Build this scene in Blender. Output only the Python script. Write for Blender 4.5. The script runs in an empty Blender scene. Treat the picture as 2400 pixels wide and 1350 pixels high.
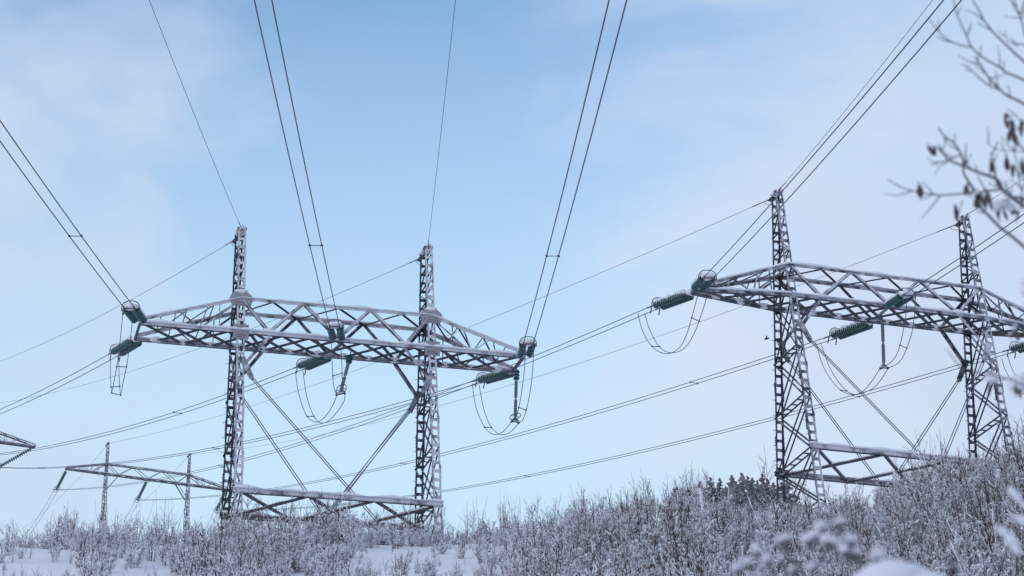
import bpy, math, random
from math import sin, cos, tan, radians, pi, sqrt
from mathutils import Vector as V, Matrix, noise

scene = bpy.context.scene
C = scene.collection

# ------------------------------------------------------------------ camera
CAM = V((0, 0, 1.7))
PITCH, ROLL, FPX = 0.428694, -0.015445, 5000.0        # pixels of the 2400 px wide photograph
_X0, _U0 = V((1, 0, 0)), V((0, -sin(PITCH), cos(PITCH)))
FWD = V((0, cos(PITCH), sin(PITCH)))
RIGHT = cos(ROLL) * _X0 + sin(ROLL) * _U0
UP = -sin(ROLL) * _X0 + cos(ROLL) * _U0
cd = bpy.data.cameras.new('camera'); cam = bpy.data.objects.new('camera', cd); C.objects.link(cam)
M = Matrix((RIGHT, UP, -FWD)).transposed().to_4x4(); M.translation = CAM
cam.matrix_world = M
cd.sensor_width = 36.0; cd.lens = 36.0 * FPX / 2400.0
cd.clip_start = 0.1; cd.clip_end = 9000
cd.dof.use_dof = True; cd.dof.focus_distance = 100.0; cd.dof.aperture_fstop = 4.1
scene.camera = cam


def at(px, py, Y):
    """world point seen at a pixel of the photograph, at forward distance Y"""
    d = FWD + RIGHT * ((px - 1200) / FPX) - UP * ((py - 675) / FPX)
    return CAM + d * (Y / d.y)


# ------------------------------------------------------------------ world and sun
SKY_FRONT = 2.65
SUN_EL, SUN_AZ = 9.0, -118.0         # low winter sun, far to the left behind thin cloud
w = bpy.data.worlds.new('World'); scene.world = w; w.use_nodes = True
nt = w.node_tree; nt.nodes.clear()
N = lambda t: nt.nodes.new(t)
out = N('ShaderNodeOutputWorld'); bg = N('ShaderNodeBackground'); bg.inputs[1].default_value = 0.12
sky = N('ShaderNodeTexSky'); sky.sky_type = 'NISHITA'; sky.sun_disc = False
sky.sun_elevation = radians(SUN_EL); sky.sun_rotation = radians(SUN_AZ)
sky.altitude = 200; sky.air_density = 1.0; sky.dust_density = 0.6; sky.ozone_density = 2.0
tc = N('ShaderNodeTexCoord')
n1 = N('ShaderNodeTexNoise'); n1.inputs['Scale'].default_value = 5.0; n1.inputs['Detail'].default_value = 6.0
n1.inputs['Roughness'].default_value = 0.5; n1.inputs['Distortion'].default_value = 0.3
mp = N('ShaderNodeMapping'); mp.inputs['Scale'].default_value = (1.0, 1.0, 1.5); mp.inputs['Location'].default_value = (0.82, 0.2, 0.15)
nt.links.new(tc.outputs['Generated'], mp.inputs['Vector']); nt.links.new(mp.outputs[0], n1.inputs['Vector'])
sep = N('ShaderNodeSeparateXYZ'); nt.links.new(tc.outputs['Generated'], sep.inputs[0])


def math_node(op, a, b=None, clamp=False):
    m = N('ShaderNodeMath'); m.operation = op; m.use_clamp = clamp
    for k, x in enumerate((a, b)):
        if x is None: continue
        if isinstance(x, (int, float)): m.inputs[k].default_value = x
        else: nt.links.new(x, m.inputs[k])
    return m.outputs[0]


# thin cloud banks: thicker to the left and to the right of the gap of blue above the pylons
ax = math_node('ABSOLUTE', math_node('ADD', sep.outputs['X'], 0.065))
bank = math_node('MULTIPLY', ax, 2.2)
nz = math_node('ADD', math_node('MULTIPLY', n1.outputs['Fac'], 0.75), 0.125)
n4 = N('ShaderNodeTexNoise'); n4.inputs['Scale'].default_value = 13.0; n4.inputs['Detail'].default_value = 7.0; n4.inputs['Distortion'].default_value = 0.8
mp4 = N('ShaderNodeMapping'); mp4.inputs['Scale'].default_value = (0.8, 0.8, 1.7); nt.links.new(tc.outputs['Generated'], mp4.inputs['Vector']); nt.links.new(mp4.outputs[0], n4.inputs['Vector'])
wisp = math_node('MULTIPLY', math_node('SUBTRACT', n4.outputs['Fac'], 0.5), 0.55)
dens = math_node('ADD', math_node('ADD', nz, wisp), bank)
mr = N('ShaderNodeMapRange'); mr.interpolation_type = 'SMOOTHSTEP'
mr.inputs['From Min'].default_value = 0.52; mr.inputs['From Max'].default_value = 1.05
mr.inputs['To Min'].default_value = 0.0; mr.inputs['To Max'].default_value = 0.9
nt.links.new(dens, mr.inputs['Value'])
n2 = N('ShaderNodeTexNoise'); n2.inputs['Scale'].default_value = 3.5; n2.inputs['Detail'].default_value = 2.0
nt.links.new(tc.outputs['Generated'], n2.inputs['Vector'])
cc = N('ShaderNodeMixRGB'); cc.inputs[1].default_value = (3.95, 4.75, 5.95, 1); cc.inputs[2].default_value = (4.75, 5.2, 6.2, 1)
cr = N('ShaderNodeMapRange'); cr.inputs['From Min'].default_value = 0.4; cr.inputs['From Max'].default_value = 0.62
nt.links.new(n2.outputs['Fac'], cr.inputs['Value']); nt.links.new(cr.outputs[0], cc.inputs[0])
# the low sky over the hill in front is bright, the sky overhead and behind the viewer dim
dpf = N('ShaderNodeVectorMath'); dpf.operation = 'DOT_PRODUCT'; dpf.inputs[1].default_value = (0.0, cos(radians(20)), sin(radians(20)))
nt.links.new(tc.outputs['Generated'], dpf.inputs[0])
gr = N('ShaderNodeMapRange'); gr.interpolation_type = 'SMOOTHSTEP'
gr.inputs['From Min'].default_value = 0.25; gr.inputs['From Max'].default_value = 0.92
gr.inputs['To Min'].default_value = 2.1; gr.inputs['To Max'].default_value = SKY_FRONT
nt.links.new(dpf.outputs['Value'], gr.inputs['Value'])
cl_ = N('ShaderNodeMapRange'); cl_.interpolation_type = 'SMOOTHSTEP'
cl_.inputs['From Min'].default_value = 0.25; cl_.inputs['From Max'].default_value = 0.92
cl_.inputs['To Min'].default_value = 0.95; cl_.inputs['To Max'].default_value = 1.0
nt.links.new(dpf.outputs['Value'], cl_.inputs['Value'])
gain = N('ShaderNodeVectorMath'); gain.operation = 'SCALE'
nt.links.new(sky.outputs[0], gain.inputs[0]); nt.links.new(gr.outputs[0], gain.inputs['Scale'])
cgain = N('ShaderNodeVectorMath'); cgain.operation = 'SCALE'
nt.links.new(cc.outputs[0], cgain.inputs[0]); nt.links.new(cl_.outputs[0], cgain.inputs['Scale'])
# the air near the horizon is pale
hz = math_node('MULTIPLY', math_node('SUBTRACT', 0.535, sep.outputs['Z']), 5.2, clamp=True)
hcol = N('ShaderNodeVectorMath'); hcol.operation = 'SCALE'; hcol.inputs[0].default_value = (3.95, 5.35, 6.65)
nt.links.new(cl_.outputs[0], hcol.inputs['Scale'])
mh = N('ShaderNodeMixRGB'); nt.links.new(hz, mh.inputs[0]); nt.links.new(gain.outputs[0], mh.inputs[1]); nt.links.new(hcol.outputs[0], mh.inputs[2])
mx = N('ShaderNodeMixRGB'); nt.links.new(mr.outputs[0], mx.inputs[0])
nt.links.new(mh.outputs[0], mx.inputs[1]); nt.links.new(cgain.outputs[0], mx.inputs[2])
nt.links.new(mx.outputs[0], bg.inputs[0]); nt.links.new(bg.outputs[0], out.inputs[0])

sl = bpy.data.lights.new('sun', 'SUN'); sl.energy = 0.55; sl.angle = radians(25); sl.color = (1.0, 0.90, 0.90)
so = bpy.data.objects.new('sun', sl); C.objects.link(so)
sd = V((sin(radians(SUN_AZ)) * cos(radians(SUN_EL)), cos(radians(SUN_AZ)) * cos(radians(SUN_EL)), sin(radians(SUN_EL))))
so.rotation_euler = sd.to_track_quat('Z', 'Y').to_euler(); so.location = (-60, 60, 120)

vs = scene.view_settings; vs.view_transform = 'Standard'; vs.look = 'None'; vs.gamma = 1.0; vs.exposure = 0.31
vs.use_curve_mapping = False
scene.cycles.max_bounces = 5; scene.cycles.diffuse_bounces = 3; scene.cycles.caustics_reflective = False

# ------------------------------------------------------------------ materials


def new_mat(name, rough=0.6, col=(0.5, 0.5, 0.5), metal=0.0):
    m = bpy.data.materials.new(name); m.use_nodes = True
    b = m.node_tree.nodes['Principled BSDF']
    b.inputs['Base Color'].default_value = (*col, 1); b.inputs['Roughness'].default_value = rough
    b.inputs['Metallic'].default_value = metal
    return m, m.node_tree, b


def noise_into(t, scale, detail=3.0, coord='Object'):
    tcn = t.nodes.new('ShaderNodeTexCoord'); n = t.nodes.new('ShaderNodeTexNoise')
    n.inputs['Scale'].default_value = scale; n.inputs['Detail'].default_value = detail
    t.links.new(tcn.outputs[coord], n.inputs['Vector']); return n


def ramp_cols(t, fac, stops):
    r = t.nodes.new('ShaderNodeValToRGB')
    while len(r.color_ramp.elements) < len(stops): r.color_ramp.elements.new(0.5)
    for e, (p, c) in zip(r.color_ramp.elements, stops): e.position = p; e.color = (*c, 1)
    t.links.new(fac, r.inputs['Fac']); return r


def snow_mat(name, scale=3.0, bump=0.25):
    m, t, b = new_mat(name, 0.65)
    n = noise_into(t, scale, 5)
    r = ramp_cols(t, n.outputs['Fac'], [(0.3, (0.78, 0.80, 0.86)), (0.7, (0.86, 0.865, 0.90))])
    t.links.new(r.outputs[0], b.inputs['Base Color'])
    bp = t.nodes.new('ShaderNodeBump'); bp.inputs['Strength'].default_value = bump; bp.inputs['Distance'].default_value = 0.05
    t.links.new(n.outputs['Fac'], bp.inputs['Height']); t.links.new(bp.outputs[0], b.inputs['Normal'])
    return m


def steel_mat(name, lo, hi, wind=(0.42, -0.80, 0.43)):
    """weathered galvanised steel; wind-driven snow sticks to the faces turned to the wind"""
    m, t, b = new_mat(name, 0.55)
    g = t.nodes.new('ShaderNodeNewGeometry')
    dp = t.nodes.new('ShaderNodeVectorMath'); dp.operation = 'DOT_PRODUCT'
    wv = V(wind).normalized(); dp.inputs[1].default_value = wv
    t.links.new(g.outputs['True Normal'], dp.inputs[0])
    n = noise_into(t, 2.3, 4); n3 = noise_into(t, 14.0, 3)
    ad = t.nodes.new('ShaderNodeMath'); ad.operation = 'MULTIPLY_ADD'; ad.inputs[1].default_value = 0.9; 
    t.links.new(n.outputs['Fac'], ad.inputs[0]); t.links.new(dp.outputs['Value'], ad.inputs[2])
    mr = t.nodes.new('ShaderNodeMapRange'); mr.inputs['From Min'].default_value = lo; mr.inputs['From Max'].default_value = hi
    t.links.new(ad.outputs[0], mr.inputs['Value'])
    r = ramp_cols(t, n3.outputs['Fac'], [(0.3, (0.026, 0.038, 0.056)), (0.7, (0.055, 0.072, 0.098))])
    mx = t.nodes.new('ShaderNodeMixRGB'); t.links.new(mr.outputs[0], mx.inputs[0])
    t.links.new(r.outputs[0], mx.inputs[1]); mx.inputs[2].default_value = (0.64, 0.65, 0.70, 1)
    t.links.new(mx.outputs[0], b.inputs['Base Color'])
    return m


SNOW = snow_mat('fresh_snow', 6.0, 0.3)
GROUND_SNOW = snow_mat('snow_on_ground', 1.1, 0.9)
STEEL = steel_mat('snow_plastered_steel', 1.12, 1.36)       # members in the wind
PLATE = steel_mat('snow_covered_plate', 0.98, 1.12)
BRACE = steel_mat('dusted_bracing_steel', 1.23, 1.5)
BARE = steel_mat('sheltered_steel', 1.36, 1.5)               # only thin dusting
ROD, t, b = new_mat('tie_rod_steel', 0.5, (0.13, 0.145, 0.175))
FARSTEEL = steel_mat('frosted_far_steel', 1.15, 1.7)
ALU, t, b = new_mat('aluminium_conductor', 0.5, (0.05, 0.06, 0.085))
JALU, t, b = new_mat('frosted_conductor', 0.5, (0.07, 0.085, 0.115))
HARD, t, b = new_mat('forged_fittings', 0.5, (0.10, 0.115, 0.14))
GLASS, t, b = new_mat('green_glass', 0.15, (0.02, 0.09, 0.09))
n = noise_into(t, 25.0, 2); r = ramp_cols(t, n.outputs['Fac'], [(0.35, (0.008, 0.05, 0.055)), (0.7, (0.025, 0.11, 0.115))])
t.links.new(r.outputs[0], b.inputs['Base Color']); b.inputs['Coat Weight'].default_value = 0.4
RIM_GLINT, t, b = new_mat('glass_rim_glint', 0.2, (0.115, 0.215, 0.23))  # paler teal stands in for light caught on the disc edges
POLY, t, b = new_mat('grey_silicone', 0.5, (0.20, 0.215, 0.26))
BARK, t, b = new_mat('dark_bark', 0.8)
n = noise_into(t, 1.7, 2); r = ramp_cols(t, n.outputs['Fac'], [(0.35, (0.026, 0.018, 0.022)), (0.7, (0.085, 0.050, 0.052))])
t.links.new(r.outputs[0], b.inputs['Base Color'])
NEARBARK, t, b = new_mat('grey_bark', 0.8)
n = noise_into(t, 9.0, 3); r = ramp_cols(t, n.outputs['Fac'], [(0.3, (0.055, 0.055, 0.068)), (0.7, (0.12, 0.118, 0.135))])
t.links.new(r.outputs[0], b.inputs['Base Color'])
LEAF, t, b = new_mat('withered_leaf', 0.8)
n = noise_into(t, 14.0, 3); r = ramp_cols(t, n.outputs['Fac'], [(0.3, (0.03, 0.028, 0.035)), (0.7, (0.12, 0.11, 0.12))])
t.links.new(r.outputs[0], b.inputs['Base Color'])
NEEDLE, t, b = new_mat('dark_needles', 0.8)
n = noise_into(t, 2.0, 3); r = ramp_cols(t, n.outputs['Fac'], [(0.3, (0.22, 0.235, 0.26)), (0.7, (0.56, 0.575, 0.61))])
t.links.new(r.outputs[0], b.inputs['Base Color'])
BIRD, t, b = new_mat('dark_feathers', 0.7, (0.02, 0.02, 0.025))

# ------------------------------------------------------------------ mesh helpers


class MB:
    def __init__(s): s.v = []; s.f = []

    def box(s, p, q, wd, ht, up=(0, 0, 1), off=(0, 0)):
        """beam from p to q, wd across, ht along up"""
        p = V(p); q = V(q); d = (q - p).normalized(); u = V(up)
        if abs(d.dot(u)) > 0.98: u = V((0, 1, 0))
        sd_ = d.cross(u).normalized(); u = sd_.cross(d).normalized()
        o = sd_ * off[0] + u * off[1]; k = len(s.v)
        for e in (p, q):
            for a, c in ((-1, -1), (1, -1), (1, 1), (-1, 1)):
                s.v.append(e + o + sd_ * (a * wd / 2) + u * (c * ht / 2))
        s.f += [(k, k+1, k+2, k+3), (k+7, k+6, k+5, k+4), (k, k+4, k+5, k+1), (k+1, k+5, k+6, k+2), (k+2, k+6, k+7, k+3), (k+3, k+7, k+4, k)]

    def angle(s, p, q, a, face, inner, th=0.016):
        """steel L-angle: one flange lies in the plane facing `face`, the other goes along `inner`"""
        p = V(p); q = V(q); d = (q - p).normalized(); fc = V(face)
        fc = (fc - d * fc.dot(d)).normalized(); sd_ = d.cross(fc).normalized()
        if sd_.dot(V(inner)) < 0: sd_ = -sd_
        k = len(s.v)
        prof = [(0, 0), (a, 0), (a, -th), (th, -th), (th, -a), (0, -a)]
        for e in (p, q):
            for x, y in prof: s.v.append(e + sd_ * x + fc * y)
        for i in range(6):
            j = (i + 1) % 6; s.f.append((k+i, k+j, k+6+j, k+6+i))
        s.f += [(k+5, k+4, k+3, k+2), (k, k+5, k+2, k+1), (k+8, k+9, k+10, k+11), (k+7, k+8, k+11, k+6)]

    def tube(s, pts, r, n=6, cap=True):
        pts = [V(p) for p in pts]; m = len(pts); k = len(s.v)
        rr = r if isinstance(r, (list, tuple)) else [r] * m
        prev = None
        for i, p in enumerate(pts):
            d = (pts[min(i+1, m-1)] - pts[max(i-1, 0)])
            d = d.normalized() if d.length > 1e-9 else V((0, 0, 1))
            if prev is None:
                u = d.orthogonal().normalized()
            else:
                u = (prev - d * prev.dot(d)); u = u.normalized() if u.length > 1e-6 else d.orthogonal().normalized()
            prev = u; x = d.cross(u)
            for j in range(n):
                a = 2 * pi * j / n; s.v.append(p + (u * cos(a) + x * sin(a)) * rr[i])
        for i in range(m - 1):
            for j in range(n):
                a = k + i*n + j; b_ = k + i*n + (j+1) % n; s.f.append((a, b_, b_ + n, a + n))
        if cap:
            s.f.append(tuple(range(k + n - 1, k - 1, -1))); s.f.append(tuple(range(k + (m-1)*n, k + m*n)))

    def lathe(s, p, d, prof, n=10):
        """profile (distance along d, radius)"""
        d = V(d).normalized(); u = d.orthogonal().normalized(); x = d.cross(u); k = len(s.v); p = V(p)
        for a_, r in prof:
            for j in range(n):
                a = 2*pi*j/n; s.v.append(p + d * a_ + (u*cos(a) + x*sin(a)) * r)
        for i in range(len(prof) - 1):
            for j in range(n):
                a = k + i*n + j; b_ = k + i*n + (j+1) % n; s.f.append((a, b_, b_ + n, a + n))
        s.f.append(tuple(range(k + n - 1, k - 1, -1))); s.f.append(tuple(range(k + (len(prof)-1)*n, k + len(prof)*n)))

    def blob(s, c, r, rnd, n=8, m=5, rough=0.18):
        """irregular rounded lump, r = three radii"""
        c = V(c); k = len(s.v); sd_ = rnd.random() * 50
        s.v.append(c + V((0, 0, r[2])))
        for i in range(1, m):
            th = pi * i / m
            for j in range(n):
                a = 2*pi*(j + 0.5*(i % 2))/n
                q = V((sin(th)*cos(a), sin(th)*sin(a), cos(th)))
                g = 1 + rough * 2 * noise.noise(q * 1.6 + V((sd_, sd_, 0)))
                s.v.append(c + V((q.x*r[0], q.y*r[1], q.z*r[2])) * g)
        s.v.append(c - V((0, 0, r[2]))); e = len(s.v) - 1
        for j in range(n):
            s.f.append((k, k+1+j, k+1+(j+1) % n)); l = k + 1 + (m-2)*n
            s.f.append((e, l+(j+1) % n, l+j))
        for i in range(m - 2):
            for j in range(n):
                a = k+1+i*n+j; b_ = k+1+i*n+(j+1) % n; s.f.append((a, a+n, b_+n, b_))

    def snowcap(s, p, q, wd, ht, rnd, step=0.16, under=0.02):
        """a bumpy ridge of snow lying along a member"""
        p = V(p); q = V(q); L = (q-p).length; n = max(2, int(L/step)); d = (q-p)/L
        sd_ = d.cross(V((0, 0, 1)))
        if sd_.length < 0.05: return
        sd_ = sd_.normalized(); o = rnd.random()*99; k = len(s.v)
        prof = [(-0.5, -under), (-0.5, 0.35), (-0.28, 0.85), (0.02, 1.0), (0.32, 0.82), (0.52, 0.3), (0.5, -under)]
        for i in range(n+1):
            t_ = i/n; c = p + (q-p)*t_
            g = max(0.12, 0.72 + 1.5*noise.noise(V((o, t_*L*0.9, 0)))) + 0.3*noise.noise(V((o, t_*L*3.5, 5)))
            e = min(1, 0.35 + min(i, n-i)*0.4)
            for j, (x, z) in enumerate(prof):
                ww = wd*(1 + 0.35*noise.noise(V((o, t_*L*2.0, j*0.7+9))))
                s.v.append(c + sd_*(x*ww) + V((0, 0, (z*ht*g*e) if z > 0 else z)))
        m = len(prof)
        for i in range(n):
            for j in range(m):
                a = k+i*m+j; b_ = k+i*m+(j+1) % m; s.f.append((a, a+m, b_+m, b_))
        s.f.append(tuple(range(k, k+m))); s.f.append(tuple(range(k+n*m+m-1, k+n*m-1, -1)))

    def plate(s, pts, nrm, th):
        """flat polygon plate with thickness"""
        k = len(s.v); n = len(pts); nv = V(nrm).normalized()*th/2
        for p in pts: s.v.append(V(p)+nv)
        for p in pts: s.v.append(V(p)-nv)
        s.f.append(tuple(range(k, k+n))); s.f.append(tuple(range(k+2*n-1, k+n-1, -1)))
        for i in range(n):
            j = (i+1) % n; s.f.append((k+i, k+n+i, k+n+j, k+j))

    def build(s, name, mat, parent=None, off=None, smooth=False):
        me = bpy.data.meshes.new(name)
        o_ = V(off) if off else V((0, 0, 0))
        me.from_pydata([tuple(v - o_) for v in s.v], [], s.f)
        for m_ in (mat if isinstance(mat, (list, tuple)) else [mat]): me.materials.append(m_)
        if smooth:
            me.polygons.foreach_set('use_smooth', [True]*len(me.polygons))
        me.update()
        o = bpy.data.objects.new(name, me); C.objects.link(o)
        if parent: o.parent = parent
        return o


def fix_normals(o):
    import bmesh
    bm = bmesh.new(); bm.from_mesh(o.data); bmesh.ops.recalc_face_normals(bm, faces=bm.faces[:]); bm.to_mesh(o.data); bm.free()
    return o


def tag(o, label, cat, group=None):
    o['label'] = label; o['category'] = cat
    if group: o['group'] = group
    return o


def empty(name, loc, label, cat, group=None):
    o = bpy.data.objects.new(name, None); o.location = loc; C.objects.link(o); o.empty_display_size = 0.3
    return tag(o, label, cat, group)


# ------------------------------------------------------------------ terrain
def smooth(a, b_, x):
    t_ = min(1, max(0, (x-a)/(b_-a))); return t_*t_*(3-2*t_)


def lerp_pts(tab, x):
    if x <= tab[0][0]: return tab[0][1]
    for (x0, y0), (x1, y1) in zip(tab, tab[1:]):
        if x <= x1: return y0 + (y1-y0)*(x-x0)/(x1-x0)
    return tab[-1][1]


PROF = [(-3000, -60), (-300, -12), (-40, -1.0), (0, 0), (12, 0.6), (30, 7.6), (55, 17.2), (60, 19.4), (68, 22.9), (73, 25.2), (76.5, 26.0), (80, 26.4),
        (92, 29.3), (115, 34.6), (150, 45.5), (215, 65.0), (290, 86.0), (400, 100), (700, 110), (4000, 120)]


def ground_z(x, y):
    h = (lerp_pts(PROF, y-2) + lerp_pts(PROF, y) + lerp_pts(PROF, y+2))/3
    xr = x * 75.0/max(y, 40.0)
    side = 0.5*smooth(0.5, 4, xr) + 0.55*smooth(2.5, 8, xr) + 0.9*smooth(12, 20, xr) + 0.12*smooth(-8, -19, xr)
    h += side*smooth(35, 70, y)*max(1.0, min(y, 160)/75.0)
    if 20 < y < 260:
        h += 0.22*noise.noise(V((x*0.22, y*0.22, 3.1))) + 0.12*noise.noise(V((x*0.5, y*0.5, 8.2))) + 0.05*noise.noise(V((x*1.1, y*1.1, 2.2)))
    return h


def grid_axis(parts):
    a = []
    for s_, e, st in parts:
        n_ = int(round((e-s_)/st)); a += [s_+i*st for i in range(n_)]
    a.append(parts[-1][1]); return a


gx = grid_axis([(-3000, -400, 200), (-400, -80, 20), (-80, -30, 5), (-30, 30, 0.5), (30, 80, 5), (80, 400, 20), (400, 3000, 200)])
gy = grid_axis([(-3000, -200, 200), (-200, -20, 20), (-20, 50, 2.5), (50, 84, 0.5), (84, 120, 2), (120, 320, 10), (320, 4000, 160)])
g = MB()
for y in gy:
    for x in gx: g.v.append(V((x, y, ground_z(x, y))))
nx = len(gx)
for j in range(len(gy)-1):
    for i in range(nx-1):
        k = j*nx+i; g.f.append((k, k+1, k+nx+1, k+nx))
go = g.build('snowy_hillside_ground', GROUND_SNOW, smooth=True); go['kind'] = 'structure'

# ------------------------------------------------------------------ pylons


class Tower:
    def __init__(s, az, pos, a, Hp, ht, hb, b0, k, tx, ty, foot, tipL, tipR, tipb, wc=0.38, far=False):
        s.__dict__.update(locals())
        s.R = Matrix.Rotation(az, 3, 'Z') @ Matrix.Rotation(tx, 3, 'X') @ Matrix.Rotation(ty, 3, 'Y')
        s.pos = V(pos) + V((0, 0, 1.7))

    def w(s, p): return s.pos + s.R @ V(p)

    def b(s, z): return s.b0 - s.k*z


TL = Tower(0.2842, (-8.3806, 91.5682, 38.919), 4.5, 5.44, 1.679, 7.892, 1.0437, 0.10402, 0.00724, -0.00984, 11.6, -9.05, 9.0, 1.0)
TR = Tower(0.30597, (17.08, 90.3221, 39.6714), 4.8575, 5.58, 1.570, 7.661, 0.8971, 0.12401, -0.0093, 0.0028, 12.2, -9.3, 9.3, 0.22)
T1 = Tower(0.438, (-39.27, 215.62, 76.72), 4.5, 3.46, 1.113, None, 0.32, 0.075, 0, 0, 13.5, -8.8, 8.85, 0.25, wc=0.26, far=True)
T0 = Tower(0.446, (-51.44, 177.69, 67.86), 4.5, 3.46, 1.113, None, 0.32, 0.075, 0, 0, 13.5, -8.8, 8.85, 0.25, wc=0.26, far=True)


def build_pylon(T, label, seed, big_gusset):
    rnd = random.Random(seed)
    base = T.w((0, 0, -T.foot))
    root = empty('lattice_pylon', base, label, 'pylon', 'steel lattice pylons')
    root.rotation_euler = T.R.to_euler()
    off = (0, 0, -T.foot)
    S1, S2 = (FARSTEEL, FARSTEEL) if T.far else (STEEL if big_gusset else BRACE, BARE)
    a, Hp, ht, wc, b = T.a, T.Hp, T.ht, T.wc, T.b
    fl = 0.06 if T.far else 0.08
    F = lambda x, z, dy=0.0: V((x, -b(z)+dy, z))
    B = lambda x, z, dy=0.0: V((x, b(z)+dy, z))
    zb = -T.foot
    for sx in (-1, 1):
        xc = sx*a
        # --- bracing between the two columns is the leg's own mesh
        mb = MB()
        lv = [0.0, -2.6, -5.1, -7.7, -10.3] + ([-12.4] if T.far else [])
        ths = (0.09, 0.055) if not T.far else (0.06, 0.04)
        for e in (-wc/2+0.03, wc/2-0.03):
            for z1, z2 in zip(lv, lv[1:]):
                mb.angle(B(xc+e, z1), F(xc+e, z2), ths[0], (1, 0, 0), (0, 0, -1))
                mb.angle(F(xc+e*0.7, z1-0.1), B(xc+e*0.7, z2+0.1), ths[1], (-1, 0, 0), (0, 0, 1))
            for z in lv[1:]:
                mb.angle(F(xc+e, z-0.06), B(xc+e, z-0.06), ths[0], (1, 0, 0), (0, 0, 1))
            mb.angle(F(xc+e, 0), B(xc+e, ht), 0.06, (1, 0, 0), (0, 0, -1)); mb.angle(B(xc+e, 0), F(xc+e, ht), 0.06, (1, 0, 0), (0, 0, -1))
            n_up = 4
            zz = [ht + (Hp-0.3-ht)*i/n_up for i in range(n_up+1)]
            for i, (z1, z2) in enumerate(zip(zz, zz[1:])):
                mb.angle(F(xc+e, z1) if i % 2 else B(xc+e, z1), B(xc+e, z2) if i % 2 else F(xc+e, z2), 0.05, (1, 0, 0), (0, 0, -1))
                mb.angle(F(xc+e, z2), B(xc+e, z2), 0.05, (1, 0, 0), (0, 0, -1))
        if not T.far:
            for z in lv[1:]:                                  # battens across the two struts
                for t_ in (0.2, 0.4, 0.6, 0.8):
                    p = F(xc, z-0.06).lerp(B(xc, z-0.06), t_)
                    mb.box(p-V((wc/2-0.04, 0, 0)), p+V((wc/2-0.04, 0, 0)), 0.14, 0.015)
        leg = mb.build('leg', S2, root, off)
        # --- the two battened columns
        for side, col_mat in ((-1, S1), (1, S2)):
            P = F if side < 0 else B
            mc = MB()
            for e in (-1, 1):
                p, q = P(xc+e*wc/2, Hp), P(xc+e*wc/2, zb)
                mc.angle(p, q, fl, (0, side, 0), (-e, 0, 0), 0.018)
            n_b = int((Hp-zb)/0.43)
            hb_ = 0.15 if not T.far else 0.10
            for i in range(n_b):
                z = Hp - 0.12 - i*0.43
                p = P(xc, z, side*0.004)
                mc.box(p-V((wc/2-fl*0.5, 0, 0)), p+V((wc/2-fl*0.5, 0, 0)), 0.014, hb_)
            if not T.far:                                     # bolted splices
                for zs in (-3.9, -6.4):
                    for e in (-1, 1):
                        p = P(xc+e*(wc/2+0.006), zs)
                        mc.box(p+V((0, -side*0.05, 0.45)), p+V((0, -side*0.05, -0.45)), 0.012, 0.10, up=(0, 1, 0))
                        for k in range(8):
                            pz = p + V((e*0.012, -side*(0.03+0.04*(k % 2)), -0.4+0.11*k))
                            mc.box(pz, pz+V((e*0.03, 0, 0)), 0.03, 0.03)
                for k in range(14):                            # step bolts
                    z = -0.8 - k*0.7
                    p = P(xc-wc/2, z, -side*0.06); mc.tube([p, p+V((-0.15, 0, 0))], 0.012, 5)
            mc.build('column', col_mat, leg)
        # --- peak
        pk = MB(); bw = b(Hp)+0.06
        pk.box((xc, -bw, Hp+0.03), (xc, bw, Hp+0.03), wc+0.06, 0.05)
        pk.plate([(xc-0.03, -bw-0.2, Hp+0.10), (xc-0.03, -bw+0.12, Hp-0.02), (xc-0.03, -bw-0.05, Hp-0.12)], (1, 0, 0), 0.03)
        pk.plate([(xc-wc/2-0.16, bw+0.10, Hp-0.22), (xc-wc/2+0.02, bw-0.1, Hp-0.02), (xc-wc/2+0.02, bw-0.1, Hp-0.4)], (0, 1, 0), 0.03)
        pk.build('peak_bracket', S2, leg)
        for o in leg.children:
            pass
        if not T.far:
            sc = MB()
            sc.blob((xc+0.02, -bw*0.3, Hp+0.05), (0.22, bw*1.0+0.06, 0.14), rnd, 9, 6)
            sc.blob((xc-0.13, bw*0.3, Hp+0.05), (0.13, 0.2, 0.13), rnd)
            sc.blob((xc-0.22, -bw*0.2, Hp-0.03), (0.10, 0.1, 0.10), rnd)
            sc.build('snow_cap', SNOW, leg, smooth=True)
    # children of a leg were built without the offset: shift once
    for leg in root.children:
        for o in leg.children:
            o.data.transform(Matrix.Translation((0, 0, T.foot)))
    # --- crossarm: bracing is its own mesh; chords, plates and snow are its pieces
    mb = MB(); br = 0.085 if not T.far else 0.06
    nodes_b = [-3.2*a/4.5, 0, 3.2*a/4.5]; nodes_t = [-1.6*a/4.5, 1.6*a/4.5]
    seq = [(-a, ht), (nodes_b[0], 0), (nodes_t[0], ht), (0, 0), (nodes_t[1], ht), (nodes_b[2], 0), (a, ht)]
    for P, side in ((F, -1), (B, 1)):
        for (x1, z1), (x2, z2) in zip(seq, seq[1:]):
            for dz in ((0.0,) if T.far else (-0.05, 0.05)):
                mb.angle(P(x1+dz, z1, side*0.02), P(x2+dz, z2, side*0.02), br, (0, side, 0), (0.3, 0, 1))
    # top plane zigzag
    tr = [-a, -1.6*a/4.5, 1.6*a/4.5, a]; tf = [-3.05*a/4.5, 0.05, 3.05*a/4.5]
    for i, x in enumerate(tf):
        mb.angle(B(tr[i], ht), F(x, ht), br*0.85, (0, 0, 1), (1, 0, 0)); mb.angle(F(x, ht), B(tr[i+1], ht), br*0.85, (0, 0, 1), (1, 0, 0))
    mb.angle(F(-a, ht), B(-a, ht), br, (0, 0, 1), (1, 0, 0)); mb.angle(F(a, ht), B(a, ht), br, (0, 0, 1), (1, 0, 0))
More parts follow.
